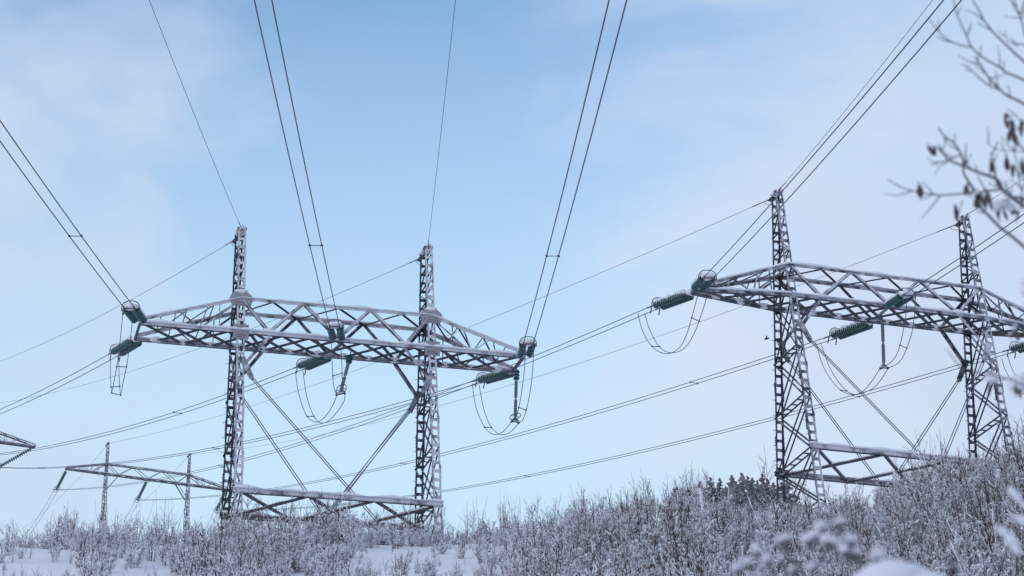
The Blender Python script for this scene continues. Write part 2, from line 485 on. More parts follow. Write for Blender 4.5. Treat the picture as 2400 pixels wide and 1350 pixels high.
    # arms
    tipF = lambda s_: V(((T.tipL if s_ < 0 else T.tipR), -(T.tipb if T.tipb > 0.5 else T.tipb), 0))
    tipB = lambda s_: V(((T.tipL if s_ < 0 else T.tipR), (T.tipb if T.tipb > 0.5 else T.tipb), 0))
    for s_ in (-1, 1):
        for P, tip, side in ((F, tipF(s_), -1), (B, tipB(s_), 1)):
            top0, bot0 = P(s_*a, ht), P(s_*a, 0)
            tt = tip + V((0, 0, 0.14))
            bot = lambda u_: bot0.lerp(tip, u_)
            top = lambda u_: top0.lerp(tt, u_)
            mb.angle(top(0.0), bot(0.42), br, (0, side, 0), (-s_, 0, 0))
            mb.angle(bot(0.42), top(0.34), br*0.7, (0, side, 0), (1, 0, 0)); mb.angle(bot(0.42), top(0.62), br*0.7, (0, side, 0), (1, 0, 0))
            mb.angle(bot(0.22), top(0.22), br*0.6, (0, side, 0), (1, 0, 0))
            mb.angle(bot(0.68), top(0.66), br*0.6, (0, side, 0), (1, 0, 0))
        f0, r0 = F(s_*a, ht), B(s_*a, ht)
        fT, rT = tipF(s_)+V((0, 0, .14)), tipB(s_)+V((0, 0, .14))
        for u1, u2 in ((0, 0.28), (0.28, 0.55), (0.55, 0.8)):
            mb.angle(f0.lerp(fT, u1), r0.lerp(rT, u2), br*0.7, (0, 0, 1), (1, 0, 0))
            mb.angle(r0.lerp(rT, u2), f0.lerp(fT, u2), br*0.6, (0, 0, 1), (1, 0, 0))
        mb.box(tipF(s_)+V((0, -0.06, 0.03)), tipB(s_)+V((0, 0.06, 0.03)), 0.10, 0.16)
    # bottom plane: crossing double bars
    lumps = []
    def yat(x):                                   # half depth of the bottom plane
        if abs(x) <= a: return b(0)
        tipx = abs(T.tipL if x < 0 else T.tipR); tb = T.tipb
        return b(0) + (tb-b(0))*(abs(x)-a)/(tipx-a)
    pitch = 1.25 if not T.far else 1.25
    x = -8.125
    while x < 8.2:
        for dx in (-1.5*pitch, 1.5*pitch):
            x2 = x+dx
            if x2 < T.tipL+0.1 or x2 > T.tipR-0.1: continue
            for o_ in ((-0.07, 0.07) if not T.far else (0,)):
                p, q = V((x+o_, yat(x)-0.04, -0.03)), V((x2+o_, -yat(x2)+0.04, -0.03 if dx > 0 else -0.09))
                mb.box(p, q, 0.055, 0.05)
        lumps.append(V((x, yat(x)-0.1, 0.03)))
        x += pitch
    arm = mb.build('crossarm', FARSTEEL if T.far else BRACE, root, off)
    cw = 0.17 if not T.far else 0.12
    sn = MB()
    capw, caph = (0.22, 0.13) if not T.far else (0.14, 0.05)
    for P, tipf, side in ((F, tipF, -1), (B, tipB, 1)):
        ch = MB(); top = MB()
        pts = [tipf(-1), P(-a, 0), P(a, 0), tipf(1)]
        for p, q in zip(pts, pts[1:]):
            ch.angle(p+V((0, side*0.03, cw/2)), q+V((0, side*0.03, cw/2)), cw, (0, side, 0), (0, 0, -1), 0.018)
            ch.box(p+V((0, -side*0.05, -cw/2)), q+V((0, -side*0.05, -cw/2)), cw*0.9, 0.016)
            sn.snowcap(p+V((0, 0, cw/2-0.02)), q+V((0, 0, cw/2-0.02)), capw, caph*(1 if side < 0 else 0.8), rnd)
        tps = [tipf(-1)+V((0, 0, .14)), P(-a, ht), P(a, ht), tipf(1)+V((0, 0, .14))]
        for p, q in zip(tps, tps[1:]):
            top.angle(p+V((0, side*0.03, cw/2)), q+V((0, side*0.03, cw/2)), cw*0.9, (0, side, 0), (0, 0, -1), 0.018)
            top.box(p+V((0, -side*0.04, cw/2)), q+V((0, -side*0.04, cw/2)), cw*0.8, 0.014)
            sn.snowcap(p+V((0, 0, cw/2-0.01)), q+V((0, 0, cw/2-0.01)), capw*0.95, caph*0.8, rnd)
        ch.build('chord', S1, arm, off); top.build('chord', S1, arm, off)
    if not T.far:
        for p in lumps:
            sn.blob(p, (0.28+0.1*rnd.random(), 0.15, 0.11+0.05*rnd.random()), rnd)
        for x1 in nodes_b:                          # drifts in the corners of the truss
            sn.blob((x1, -b(0)+0.02, 0.12), (0.35, 0.10, 0.14), rnd); sn.blob((x1, b(0), 0.10), (0.3, 0.10, 0.12), rnd)
        for (x1, z1), (x2, z2) in zip(seq, seq[1:]):
            sn.snowcap(F(x1, z1, -0.02).lerp(F(x2, z2, -0.02), .08)+V((0, 0, 0.06)), F(x1, z1, -0.02).lerp(F(x2, z2, -0.02), .92)+V((0, 0, .06)), 0.10, 0.035, rnd)
    sn.build('snow_cover', SNOW, arm, off, smooth=True)
    sn2 = MB()
    def gusset(pts_, th_, heads=()):
        gp = MB(); gp.plate(pts_, (0, 1, 0), th_)
        for q in heads: gp.box(q, q+V((0, -.03, 0)), .045, .045); gp.build('gusset_plate', PLATE if big_gusset else STEEL, arm, off)
    for s_ in (-1, 1):
        for P, side in ((F, -1), (B, 1)):
            if big_gusset:
                for (z0, hw, hh, skew) in ((ht, 0.56, 0.40, 1), (0.0, 0.36, 0.40, 0)):
                    c = P(s_*a, z0, side*0.035)
                    oc = [(-hw, -hh*.1), (-hw*.75, -hh*.9), (hw*.75, -hh*.9), (hw, -hh*.1), (hw*.85, hh*.45), (hw*.35, hh), (-hw*.35, hh), (-hw*.85, hh*.45)]
                    if not skew: oc = [(-hw, -hh), (hw, -hh), (hw, hh*.8), (-hw, hh*.8)]
                    heads = [c+V((hw*(-.6+.2*k), -.013, hh*e)) for k in range(7) for e in (-.72, -.45)] if side < 0 else []
                    gusset([c+V((dx, 0, dz)) for dx, dz in oc], 0.03, heads)
                    if skew and side < 0: sn2.blob(c+V((0, .06, hh*.92)), (.34, .12, .13), rnd, 10, 6)
            else:
                for (z0, hw, hh) in ((ht, 0.34, 0.28), (0.0, 0.3, 0.22)):
                    hw, hh = (hw, hh) if not T.far else (hw*.6, hh*.6)
                    c = P(s_*a, z0, side*0.035)
                    gusset([c+V((dx*hw, 0, dz*hh)) for dx, dz in ((-1, -.6), (-.6, -1), (.6, -1), (1, -.6), (1, .5), (.5, 1), (-.5, 1), (-1, .5))], 0.03)
    if not T.far:
        for P, side in ((F, -1), (B, 1)):
            for x1 in nodes_t:
                c = P(x1, ht-0.12, side*0.045); gusset([c+V((dx, 0, dz)) for dx, dz in ((-.25, -.14), (.25, -.14), (.25, .14), (-.25, .14))], 0.02)
    if sn2.v: sn2.build('snow_drift', SNOW, arm, off, smooth=True)
    # --- base beam tying the legs together
    if T.hb:
        zz = -T.hb; mb = MB(); xs = [-a, -a/3, a/3, a]
        for x1, x2 in zip(xs, xs[1:]):
            mb.box(F(x1, zz), B(x2, zz), 0.12, 0.10); mb.box(B(x1, zz, 0)+V((0, 0, -.11)), F(x2, zz, 0)+V((0, 0, -.11)), 0.12, 0.10)
        bb = mb.build('base_beam', BRACE, root, off)
        sn = MB()
        for P, side in ((F, -1), (B, 1)):
            ch = MB(); p, q = P(-a-0.25, zz), P(a+0.25, zz)
            ch.angle(p+V((0, side*.05, .1)), q+V((0, side*.05, .1)), 0.22, (0, side, 0), (0, 0, -1), 0.02)
            ch.box(p+V((0, -side*.05, -.1)), q+V((0, -side*.05, -.1)), 0.2, 0.02)
            ch.build('chord', STEEL, bb, off)
            sn.snowcap(p+V((0, 0, .09)), q+V((0, 0, .09)), 0.24, 0.13, rnd)
        for x1, x2 in zip(xs, xs[1:]):
            sn.snowcap(F(x1, zz)+V((0, 0, .05)), B(x2, zz)+V((0, 0, .05)), 0.12, 0.06, rnd); sn.snowcap(B(x1, zz)+V((0, 0, -.06)), F(x2, zz)+V((0, 0, -.06)), 0.12, 0.06, rnd)
        sn.build('snow_cover', SNOW, bb, off, smooth=True)
    # --- knee braces, rod plates and crossing tie rods
    slopes = {(-1, -1): .86, (-1, 1): .75, (1, -1): .69, (1, 1): .73} if big_gusset else {(-1, -1): .88, (-1, 1): .83, (1, -1): .56, (1, 1): .70}
    for s_ in (-1, 1):
        for P, side in ((F, -1), (B, 1)):
            p, q = P(s_*(a-0.15), -1.62), P(s_*(a-1.3), -0.05)
            mb = MB(); kw = 0.13 if not T.far else 0.08
            mb.angle(p, q, kw, (0, side, 0), (-s_, 0, 1)); mb.box(p+V((0, -side*.08, 0)), q+V((0, -side*.08, 0)), kw*.8, 0.03)
            if not T.far:
                mb.plate([P(s_*(a+.1), -1.35, side*.03), P(s_*(a-.2), -1.3, side*.03), P(s_*(a-.62), -2.28, side*.03), P(s_*(a-.42), -2.42, side*.03)], (0, 1, 0), 0.05)
                mb.box(P(s_*(a-.42), -2.2, 0), P(s_*(a-.58), -2.42, 0), 0.16, 0.1)
            mb.build('knee_brace', FARSTEEL if T.far else BRACE, root, off)
            if not T.far:
                mb = MB(); z2 = -T.foot-0.15; slope = slopes[(s_, side)]
                for o_ in (-0.06, 0.06):
                    p = P(s_*(a-.5)+o_, -2.3); q = P(s_*(a-.5-slope*(-2.3-z2))+o_*1.3, z2)
                    mb.tube([p, q], 0.022, 6)
                mb.build('tie_rod', ROD, root, off)
    return root




PL = build_pylon(TL, 'large snowy portal pylon with big white octagonal joint plates on its crossarm', 11, True)
PR = build_pylon(TR, 'large steel portal pylon rising behind the thicket and the bare branch at right', 12, False)
P1 = build_pylon(T1, 'small distant pylon seen left of the large snowy pylon, insulators hanging under its arms', 13, False)
P0 = build_pylon(T0, 'distant pylon at the left edge with only one slender arm tip showing', 14, False)

# ------------------------------------------------------------------ insulators
DISC = [(0.0, 0.045), (0.03, 0.05), (0.05, 0.075), (0.085, 0.155), (0.105, 0.165), (0.112, 0.15), (0.095, 0.06), (0.15, 0.035)]


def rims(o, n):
    """paler rim on every disc, a glint put into its colour"""
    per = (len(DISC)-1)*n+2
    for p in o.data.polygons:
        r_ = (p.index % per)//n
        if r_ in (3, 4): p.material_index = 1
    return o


def tension_string(A, d, across, label, group, seed, n=16, snow=1.0):
    """double string of glass discs from the arm A along d to the twin clamps; returns the two wire ends"""
    rnd = random.Random(seed)
    d = V(d).normalized(); ac = V(across).normalized(); up = ac.cross(d).normalized()
    if up.z < 0: up = -up
    root = empty('tension_insulator', A, label, 'insulator', group)
    o = tuple(A); L = 3.4; p0 = A + d*0.42; p1 = A + d*2.98
    gap = 0.21
    lk = MB(); lk.tube([A, A+d*0.3], 0.03, 6); lk.blob(A+d*0.05, (0.07, 0.07, 0.07), rnd)
    y1 = A+d*0.34
    lk.plate([y1-d*0.12, y1+ac*(gap+.05)+d*.08, y1-ac*(gap+.05)+d*.08], up, 0.03); lk.build('shackle', HARD, root, o)
    for s_ in (-1, 1):
        ds = MB(); st = (p1-p0).length/n
        for i in range(n):
            ds.lathe(p0+ac*(s_*gap)+d*(i*st), d, [(x*st/0.15, r_*1.0) for x, r_ in DISC], 12)
        st_o = rims(ds.build('disc_string', [GLASS, RIM_GLINT], root, o), 12)
        if snow:
            sc = MB()
            for i in range(n):
                if rnd.random() < .93:
                    g_ = .7+.6*rnd.random(); q = p0+ac*(s_*gap+.03*(rnd.random()-.5))+d*(i*st+.075)+up*.145; k0 = len(sc.v)
                    sc.blob(V((0, 0, 0)), (.13*g_, .045, .12*g_), rnd, 8, 5)
                    for j in range(k0, len(sc.v)): v_ = sc.v[j]; sc.v[j] = q+ac*v_.x+d*v_.y+up*v_.z
            sc.build('snow_cap', SNOW, st_o, o, smooth=True)
    y2 = p1 + d*0.08
    yk = MB(); yk.plate([y2-ac*(gap+.06), y2+ac*(gap+.06), y2+ac*(gap+.02)+d*.14, y2-ac*(gap+.02)+d*.14], up, 0.035); yk.build('yoke_plate', HARD, root, o)
    if snow:
        sc = MB(); sc.blob(y2+up*.10-d*.05, (0.32, 0.26, 0.16), rnd, 9, 6); sc.build('snow_lump', SNOW, root, o, smooth=True)
        sc = MB(); sc.blob(A+d*.25+up*.10, (0.22, 0.26, 0.14), rnd, 9, 6); sc.build('snow_lump', SNOW, root, o, smooth=True)
    rg = MB(); loop = []
    for i in range(25):
        t_ = i/24; a_ = pi*(-0.12 + 1.24*t_)
        loop.append(y2 - d*0.1 + ac*(0.40*(abs(cos(a_))**0.7)*(1 if cos(a_) > 0 else -1)) + up*(0.02+0.36*max(-.3, sin(a_))))
    rg.tube(loop, 0.022, 6); rg.build('grading_ring', HARD, root, o)
    ends = []
    for s_ in (-1, 1):
        e0, e1 = y2+ac*(s_*gap)+d*.05, A+d*L+ac*(s_*0.225)
        cl = MB(); cl.tube([e0, e0.lerp(e1, .3), e0.lerp(e1, .4), e1+d*.3], [0.025, 0.03, 0.042, 0.034], 7)
        cl.tube([e1-d*.12, e1-d*.08-V((0, 0, .16)), e1-V((0, 0, .34))], 0.03, 6); cl.build('dead_end_clamp', HARD, root, o)
        ends.append((e1+d*.2, e1-V((0, 0, .34))))
    return ends


def bundle(name, wires, label, group, radius, spacers=(), cat='power line'):
    """twin conductor: both wires and the spacers move together"""
    A = V(wires[0][0]); root = empty(name, A, label, cat, group)
    for wpts in wires:
        m = MB(); m.tube(wpts, radius, 6, False); m.build('wire', ALU, root, tuple(A))
    for p, q in spacers:
        p, q = V(p), V(q); m = MB(); m.tube([p, q], 0.016, 6)
        for e in (p, q): m.blob(e, (0.055, 0.055, 0.055), random.Random(1), 6, 4)
        m.build('spacer', HARD, root, tuple(A))
    return root


KN = 4.6e-4
AZN = 0.049


def across_of(d): return V((d.y, -d.x, 0)).normalized()


# attach point (local), tower, azimuth change, slope, spacer distance, names
near_defs = [
    (TL, (-9.05, -1.0437, 0), -0.0209, 0.2231, 12.8, 'left arm tip of the near-left pylon', 'left phase'),
    (TL, (0, -1.0437, 0), -0.0083, 0.2231, 15.0, 'front chord middle of the near-left pylon', 'middle phase'),
    (TL, (9.0, -1.0437, 0), -0.0005, 0.2231, 17.0, 'right arm tip of the near-left pylon', 'right phase'),
    (TR, (-9.25, -0.25, 0), 0.0187, 0.2743, None, 'left arm tip of the near-right pylon', 'left phase'),
    (TR, (0, -0.8971, 0), 0.0111, 0.2743, None, 'front chord middle of the near-right pylon', 'middle phase'),
]
near_ends = []
wire_txt = ['black twin conductors rising steeply from the left arm tip to the left photo edge',
            'black twin conductors rising to the top edge from the middle of the near-left pylon',
            'black twin conductors rising to the top edge from the near-left pylon right arm tip',
            'black twin conductors sweeping up right past the peak of the near-right pylon',
            'black twin conductors rising from the middle of the near-right pylon to the right edge']
for i, (T, loc, daz, t_, sp, where, ph) in enumerate(near_defs):
    A = T.w(loc); az = AZN+daz; h = V((sin(az), -cos(az), 0)); d = h*cos(t_) - V((0, 0, sin(t_)))
    ac = across_of(d)
    ends = tension_string(A, d, ac, 'viewer-facing green double insulator at the ' + where, 'tension insulators', 100+i, 16, 1.0)
    near_ends.append(ends)
    ws, spc = [], []
    for e, _ in ends:
        pts = []
        for k in range(41):
            s_ = -0.2 + (k/40)**1.5*135.0
            pts.append(e + h*s_ + V((0, 0, -tan(t_)*s_ + KN*s_*s_)))
        ws.append(pts)
    for sdist in ([sp, sp+38] if sp else [44.0]):
        spc.append([e + h*sdist + V((0, 0, -tan(t_)*sdist + KN*sdist*sdist)) for e, _ in ends])
    bundle('twin_conductor', ws, wire_txt[i], 'twin conductors toward the viewer', 0.021, spc)

far_defs = [
    (TL, (-8.9, 1.0437, 0), 0.505, -0.163, 2.29, T0, -8.7, 'left arm tip of the near-left pylon', 'left', 25),
    (TL, (0, 1.0437, 0), 0.507, -0.188, 1.80, T0, 0, 'rear chord middle of the near-left pylon', 'middle', 19),
    (TL, (9.0, 1.0437, 0), 0.521, -0.209, 1.43, T0, 8.75, 'right arm tip of the near-left pylon', 'right', 40),
    (TR, (-9.25, 0.25, 0), 0.493, -0.191, 2.19, T1, -8.7, 'left arm tip of the near-right pylon', 'left', 30),
    (TR, (0, 0.8971, -0.05), 0.475, -0.160, 2.03, T1, 0, 'rear chord middle of the near-right pylon', 'middle', 14),
    (TR, (9.25, 0.25, 0), 0.467, -0.169, 2.23, T1, 8.75, 'right arm tip of the near-right pylon', 'right', 14),
]
far_txt = ['twin conductors falling away left from the left arm tip of the near-left pylon',
           'twin conductors running behind the left leg of the near-left pylon to the left edge',
           'twin conductors running left from near-left right tip to the pylon at left edge',
           'twin conductors from the near-right pylon arm tip passing behind the near-left pylon right leg',
           'twin conductors from the middle of the near-right pylon passing below the near-left tie rods',
           'lowest twin conductors, from the near-right pylon right leg down toward the thicket']


def sag_pts(S, D, sag, n=30):
    return [S.lerp(D, i/n) - V((0, 0, 4*sag*(i/n)*(1-i/n))) for i in range(n+1)]


def susp_bottom(T, x):
    return T.w((x-0.95, 0, -2.45)) if T is T1 else T.w((x-3.0, 0, -2.4))


far_ends = []
for i, (T, loc, az, t_, sag, TD, x, where, ph, sp) in enumerate(far_defs):
    A = T.w(loc); h = V((-sin(az), cos(az), 0)); d = h*cos(t_) - V((0, 0, sin(t_)))
    ac = across_of(d)
    ends = tension_string(A, d, ac, 'left-pointing green double insulator at the ' + where, 'tension insulators', 200+i, 16, 0.9)
    far_ends.append(ends)
    D = susp_bottom(TD, x); acD = TD.R @ V((1, 0, 0))
    ws, spc = [], []
    for e, s_ in zip(ends, (-1, 1)):
        q = D + acD*(0.2*(1 if (ac.dot(acD) > 0) == (s_ > 0) else -1))
        ws.append([V(e[0]) - d*.2] + sag_pts(V(e[0]), q, sag))
    L = (D-A).length
    for sdist in (sp, sp+45):
        k = sdist/L; f_ = lambda pl: pl[1].lerp(pl[-1], k) - V((0, 0, 4*sag*k*(1-k)))
        spc.append([f_(ws[0]), f_(ws[1])])
    bundle('twin_conductor', ws, far_txt[i], 'twin conductors toward the distant pylons', 0.019, spc)

# ------------------------------------------------------------------ earth wires
ew = [(TL, -4.5, 0.0313, 0.2302, 'thin earth wire rising from the left peak of the near-left pylon to the top edge'),
      (TL, 4.5, 0.0697, 0.2250, 'thin earth wire rising almost straight up from the near-left pylon right peak'),
      (TR, -4.8575, 0.0513, 0.2759, 'thin earth wire rising right from the left peak of the near-right pylon'),
      (TR, 4.8575, 0.0629, 0.2964, 'thin earth wire rising behind the bare branch from the near-right pylon right peak')]
for T, x, az, t_, lab in ew:
    A = T.w((x, -0.3, T.Hp+0.07)); h = V((sin(az), -cos(az), 0))
    m = MB(); pts = []
    for k in range(41):
        s_ = (k/40)**1.5*135.0; pts.append(A + h*s_ + V((0, 0, -tan(t_)*s_ + 5e-4*s_*s_)))
    m.tube(pts, 0.011, 5, False); m.tube([A, pts[2]], 0.02, 5); tag(m.build('earth_wire', ALU, None), lab, 'earth wire', 'earth wires')
ef = [(TL, -4.5, T0, -4.5, 1.54, 'thin earth wire falling left from the left peak of the near-left pylon'),
      (TL, 4.5, T0, 4.5, 1.13, 'thin earth wire from the near-left pylon right peak passing behind its crossarm'),
      (TR, -4.8575, T1, -4.5, 1.47, 'thin earth wire crossing the sky leftward from the near-right pylon left peak'),
      (TR, 4.8575, T1, 4.5, 2.16, 'thin earth wire from the near-right pylon right peak passing behind its crossarm')]
for T, x, TD, xd, sag, lab in ef:
    A = T.w((x-T.wc/2-0.1, T.b(T.Hp), T.Hp-0.22)); D = TD.w((xd, 0, 3.45))
    m = MB(); pts = sag_pts(A, D, sag)
    m.tube(pts, 0.012, 5, False); m.tube([A, A.lerp(pts[1], .35)], 0.024, 6)
    e = A.lerp(pts[1], .12); m.tube([e, e+V((.1, 0, -.12)), A+V((.05, 0, -.3))], 0.012, 5)
    tag(m.build('earth_wire', ALU, None), lab, 'earth wire', 'earth wires')

# ------------------------------------------------------------------ jumper loops under the arms


def px_curve(pts, Y0, Y1):
    """smooth curve through points seen in the photograph, its distance running from the near to the far clamp"""
    n_ = len(pts); P = [at(x, y, Y0+(Y1-Y0)*i/(n_-1)) for i, (x, y) in enumerate(pts)]
    out_ = []
    for i in range(n_-1):
        p0, p1, p2, p3 = P[max(i-1, 0)], P[i], P[i+1], P[min(i+2, n_-1)]
        for k in range(4):
            t_ = k/4
            out_.append(0.5*((2*p1) + (p2-p0)*t_ + (2*p0-5*p1+4*p2-p3)*t_*t_ + (3*p1-p0-3*p2+p3)*t_**3))
    out_.append(P[-1]); return out_


def near_pt(c, px, py):
    best = None
    for p in c:
        d = p-CAM; z = d.dot(FWD); u_ = 1200+FPX*d.dot(RIGHT)/z; v_ = 675-FPX*d.dot(UP)/z
        e = (u_-px)**2+(v_-py)**2
        if best is None or e < best[0]: best = (e, p)
    return best[1]


JP = {
    'LL': ([(288, 725), (284, 775), (276, 845), (267, 895), (262.5, 918), (262, 922), (261, 915), (260, 902), (258.5, 870), (259, 834)],
           [(311, 727), (308, 775), (299, 845), (289, 895), (284, 922), (283, 927), (281.5, 918), (280, 900), (279, 870), (278, 836)],
           [(274, 861), (262, 905), (262, 921)], 0, 0, 'narrow jumper loop hanging under the left arm tip of the near-left pylon'),
    'LM': ([(774, 765), (776, 784), (778, 832), (780, 881), (782, 905), (788, 924), (787.5, 931), (781, 948), (769, 968), (755, 983), (743, 989), (731, 986), (720, 976), (710, 955), (701, 926), (695.5, 898), (692.7, 870)],
           [(794, 765), (797, 784), (799, 813), (801.5, 860), (802, 886), (804, 907.5), (808, 922), (807, 938), (797.5, 955), (783, 974), (769, 987), (755, 991.7), (743, 986), (733.5, 971.5), (725, 950), (718, 924), (713, 893), (710.5, 870)],
           [(781, 884), (720, 977)], 1, 1, 'broad jumper loop hanging below the middle of the near-left pylon'),
    'LR': ([(1231, 806), (1231, 830.5), (1228, 876), (1222, 922), (1216, 955), (1208.6, 980), (1199, 988), (1188, 1002.6), (1177.5, 1013), (1169, 1017), (1160, 1018.6), (1148, 1014), (1136, 1001.6), (1124.6, 980), (1115, 953), (1110, 926), (1107, 899)],
           [(1251, 806), (1250.5, 828), (1247, 884), (1241, 926), (1235, 955), (1228, 978), (1223, 987), (1216, 991), (1204.4, 1004.7), (1194, 1014), (1181.6, 1018.6), (1169, 1017), (1160, 1010), (1151.5, 1001.6), (1141, 980), (1132, 951), (1125.6, 917.6), (1123.5, 903)],
           [(1216, 953), (1136, 1001)], 2, 2, 'broad jumper loop hanging below the right arm tip of the near-left pylon'),
    'RL': ([(1645, 655), (1640, 675), (1630, 712), (1621, 745), (1610, 782), (1596, 810), (1580, 824), (1562, 829), (1542, 823), (1524, 807), (1509, 782), (1500, 757), (1496, 735)],
           [(1667, 655), (1662, 675), (1652, 712), (1641, 745), (1630, 775), (1615, 803), (1600, 819), (1583, 826), (1563, 825), (1545, 812), (1530, 788), (1518, 760), (1511, 734)],
           [(1625, 750), (1535, 808)], 3, 3, 'wide thin jumper loop hanging under the left arm tip of the near-right pylon'),
    'RM': ([(2126, 692), (2123, 740), (2117, 775), (2109, 809), (2099, 836), (2080, 855), (2063, 864), (2048, 887), (2029, 911), (2011, 923), (1992, 924), (1971, 915), (1947, 889), (1928, 855), (1917, 820), (1911, 802)],
           [(2146, 692), (2143, 740), (2137, 780), (2128, 808), (2115, 839), (2099, 855), (2081, 863), (2077, 871), (2061, 895), (2043, 912), (2016, 923), (2000, 924), (1984, 916), (1963, 892), (1944, 860), (1931, 825), (1924, 805)],
           [(2109, 809), (1971, 915)], 4, 4, 'wide thin jumper loop hanging below the middle of the near-right pylon'),
}
jcurves = {}
for key, (a_, b_, sps, ni, fi, lab) in JP.items():
    Y0 = near_ends[ni][0][0].y; Y1 = far_ends[fi][0][1].y
    ca, cb = px_curve(a_, Y0, Y1), px_curve(b_, Y0, Y1); jcurves[key] = (ca, cb)
    spc = []
    for (x, y) in sps:
        p = near_pt(ca, x, y); q = min(cb, key=lambda e: (e-p).length); spc.append((p, q))
    root = empty('jumper_loop', ca[0], lab, 'jumper cable', 'jumper loops')
    for c_ in (ca, cb):
        m = MB(); m.tube(c_, 0.017, 6, False); m.build('wire', JALU, root, tuple(ca[0]))
    for p, q in spc:
        m = MB(); m.tube([p, q], 0.02, 6); [m.blob(e, (.045, .045, .045), random.Random(2), 6, 4) for e in (p, q)]
        m.build('spacer', HARD, root, tuple(ca[0]))
Yr = far_ends[5][0][1].y
m = MB(); c_ = px_curve([(2348, 840), (2354, 862), (2366, 885), (2382, 905), (2402, 925), (2425, 935), (2450, 925)], Yr, Yr-5)
root = empty('jumper_loop', c_[0], 'thin jumper loop beside the right leg of the near-right pylon, leaving the frame', 'jumper cable', 'jumper loops')
m.tube(c_, 0.017, 6, False); m.build('wire', JALU, root, tuple(c_[0]))
m = MB(); c2 = px_curve([(2363, 836), (2369, 858), (2381, 880), (2397, 899), (2417, 917), (2440, 927), (2462, 917)], Yr, Yr-5)
m.tube(c2, 0.017, 6, False); m.build('wire', JALU, root, tuple(c_[0]))


def jumper_insulator(T, loc, key, px, label, glass, seed):
    """hanging post of two ribbed rods that holds a jumper loop"""
    rnd = random.Random(seed); A = T.w(loc)
    ca, cb = jcurves[key]; p, q = near_pt(ca, *px[0]), near_pt(cb, *px[1]); mid = (p+q)/2
    E = mid + V((0, 0, 0.12)); d = (E-A).normalized(); L = (E-A).length
    root = empty('jumper_insulator', A, label, 'insulator', 'jumper support insulators'); o = tuple(A)
    m = MB(); m.tube([A+V((0, 0, .1)), A+d*.25], 0.03, 6); m.build('shackle', HARD, root, o)
    s0 = 0.22
    if glass:
        m = MB()
        for i in range(3): m.lathe(A+d*(s0+.2*i), d, [(x*1.25, r_*0.95) for x, r_ in DISC], 12)
        g_ = rims(m.build('disc_string', [GLASS, RIM_GLINT], root, o), 12); s0 += 0.68
        sc = MB()
        for i in range(3): sc.blob(A+d*(0.22+.2*i+.03), (.13, .13, .035), rnd, 8, 4)
        sc.build('snow_cap', SNOW, g_, o, smooth=True)
    rl = (L-s0-.25)/2
    for i in range(2):
        m = MB(); b_ = A+d*(s0+i*(rl+.08)); n_ = int(rl/.075); prof = [(0, .03)]
        for k in range(n_): prof += [(.04+k*.075, .04), (.055+k*.075, .086 if k % 2 else .07), (.07+k*.075, .086 if k % 2 else .07), (.08+k*.075, .04)]
        prof.append((rl, .03)); m.lathe(b_, d, prof, 10)
        m.tube([b_-d*.05, b_+d*.08], .04, 6); m.tube([b_+d*(rl-.05), b_+d*(rl+.06)], .045, 6)
        m.build('ribbed_rod', POLY, root, o)
    c = A+d*(L-.22); ac = (q-p).normalized(); ring = []
    if glass:
        bk = d.cross(ac).normalized()
        m = MB(); m.tube([c + ac*(.27*cos(2*pi*i/20)) + bk*(.27*sin(2*pi*i/20)) for i in range(21)], .02, 6)
        m.tube([c-ac*.27, c+ac*.27], .014, 5); m.build('grading_ring', HARD, root, o)
    m = MB(); tp = A+d*(L-.1)
    m.plate([tp+V((0, 0, .08)), p.lerp(q, -.05)+V((0, 0, .07)), p.lerp(q, -.05)-V((0, 0, .03)), mid-V((0, 0, .0)), p.lerp(q, 1.05)-V((0, 0, .03)), p.lerp(q, 1.05)+V((0, 0, .07))], ac.cross(V((0, 0, 1))), .04)
    for e in (p, q): m.blob(e, (.06, .08, .06), rnd, 7, 5)
    m.build('yoke_plate', HARD, root, o)
    sc = MB(); sc.snowcap(p+V((0, 0, .06)), q+V((0, 0, .06)), .10, .06, rnd, .1); sc.build('snow_cap', SNOW, root, o, smooth=True)


jumper_insulator(TL, (0.9, 0.25, -0.1), 'LM', ((788, 926), (808, 922)), 'three-green-disc hanging insulator under the middle of the near-left pylon', True, 5)
jumper_insulator(TL, (8.9, 0.0, -0.15), 'LR', ((1199, 988), (1216, 991)), 'three-green-disc hanging insulator under the right tip of the near-left pylon', True, 6)
jumper_insulator(TR, (0.05, 0.1, -0.25), 'RM', ((2063, 864), (2081, 863)), 'plain grey ribbed insulator hanging straight down from the near-right pylon', False, 7)

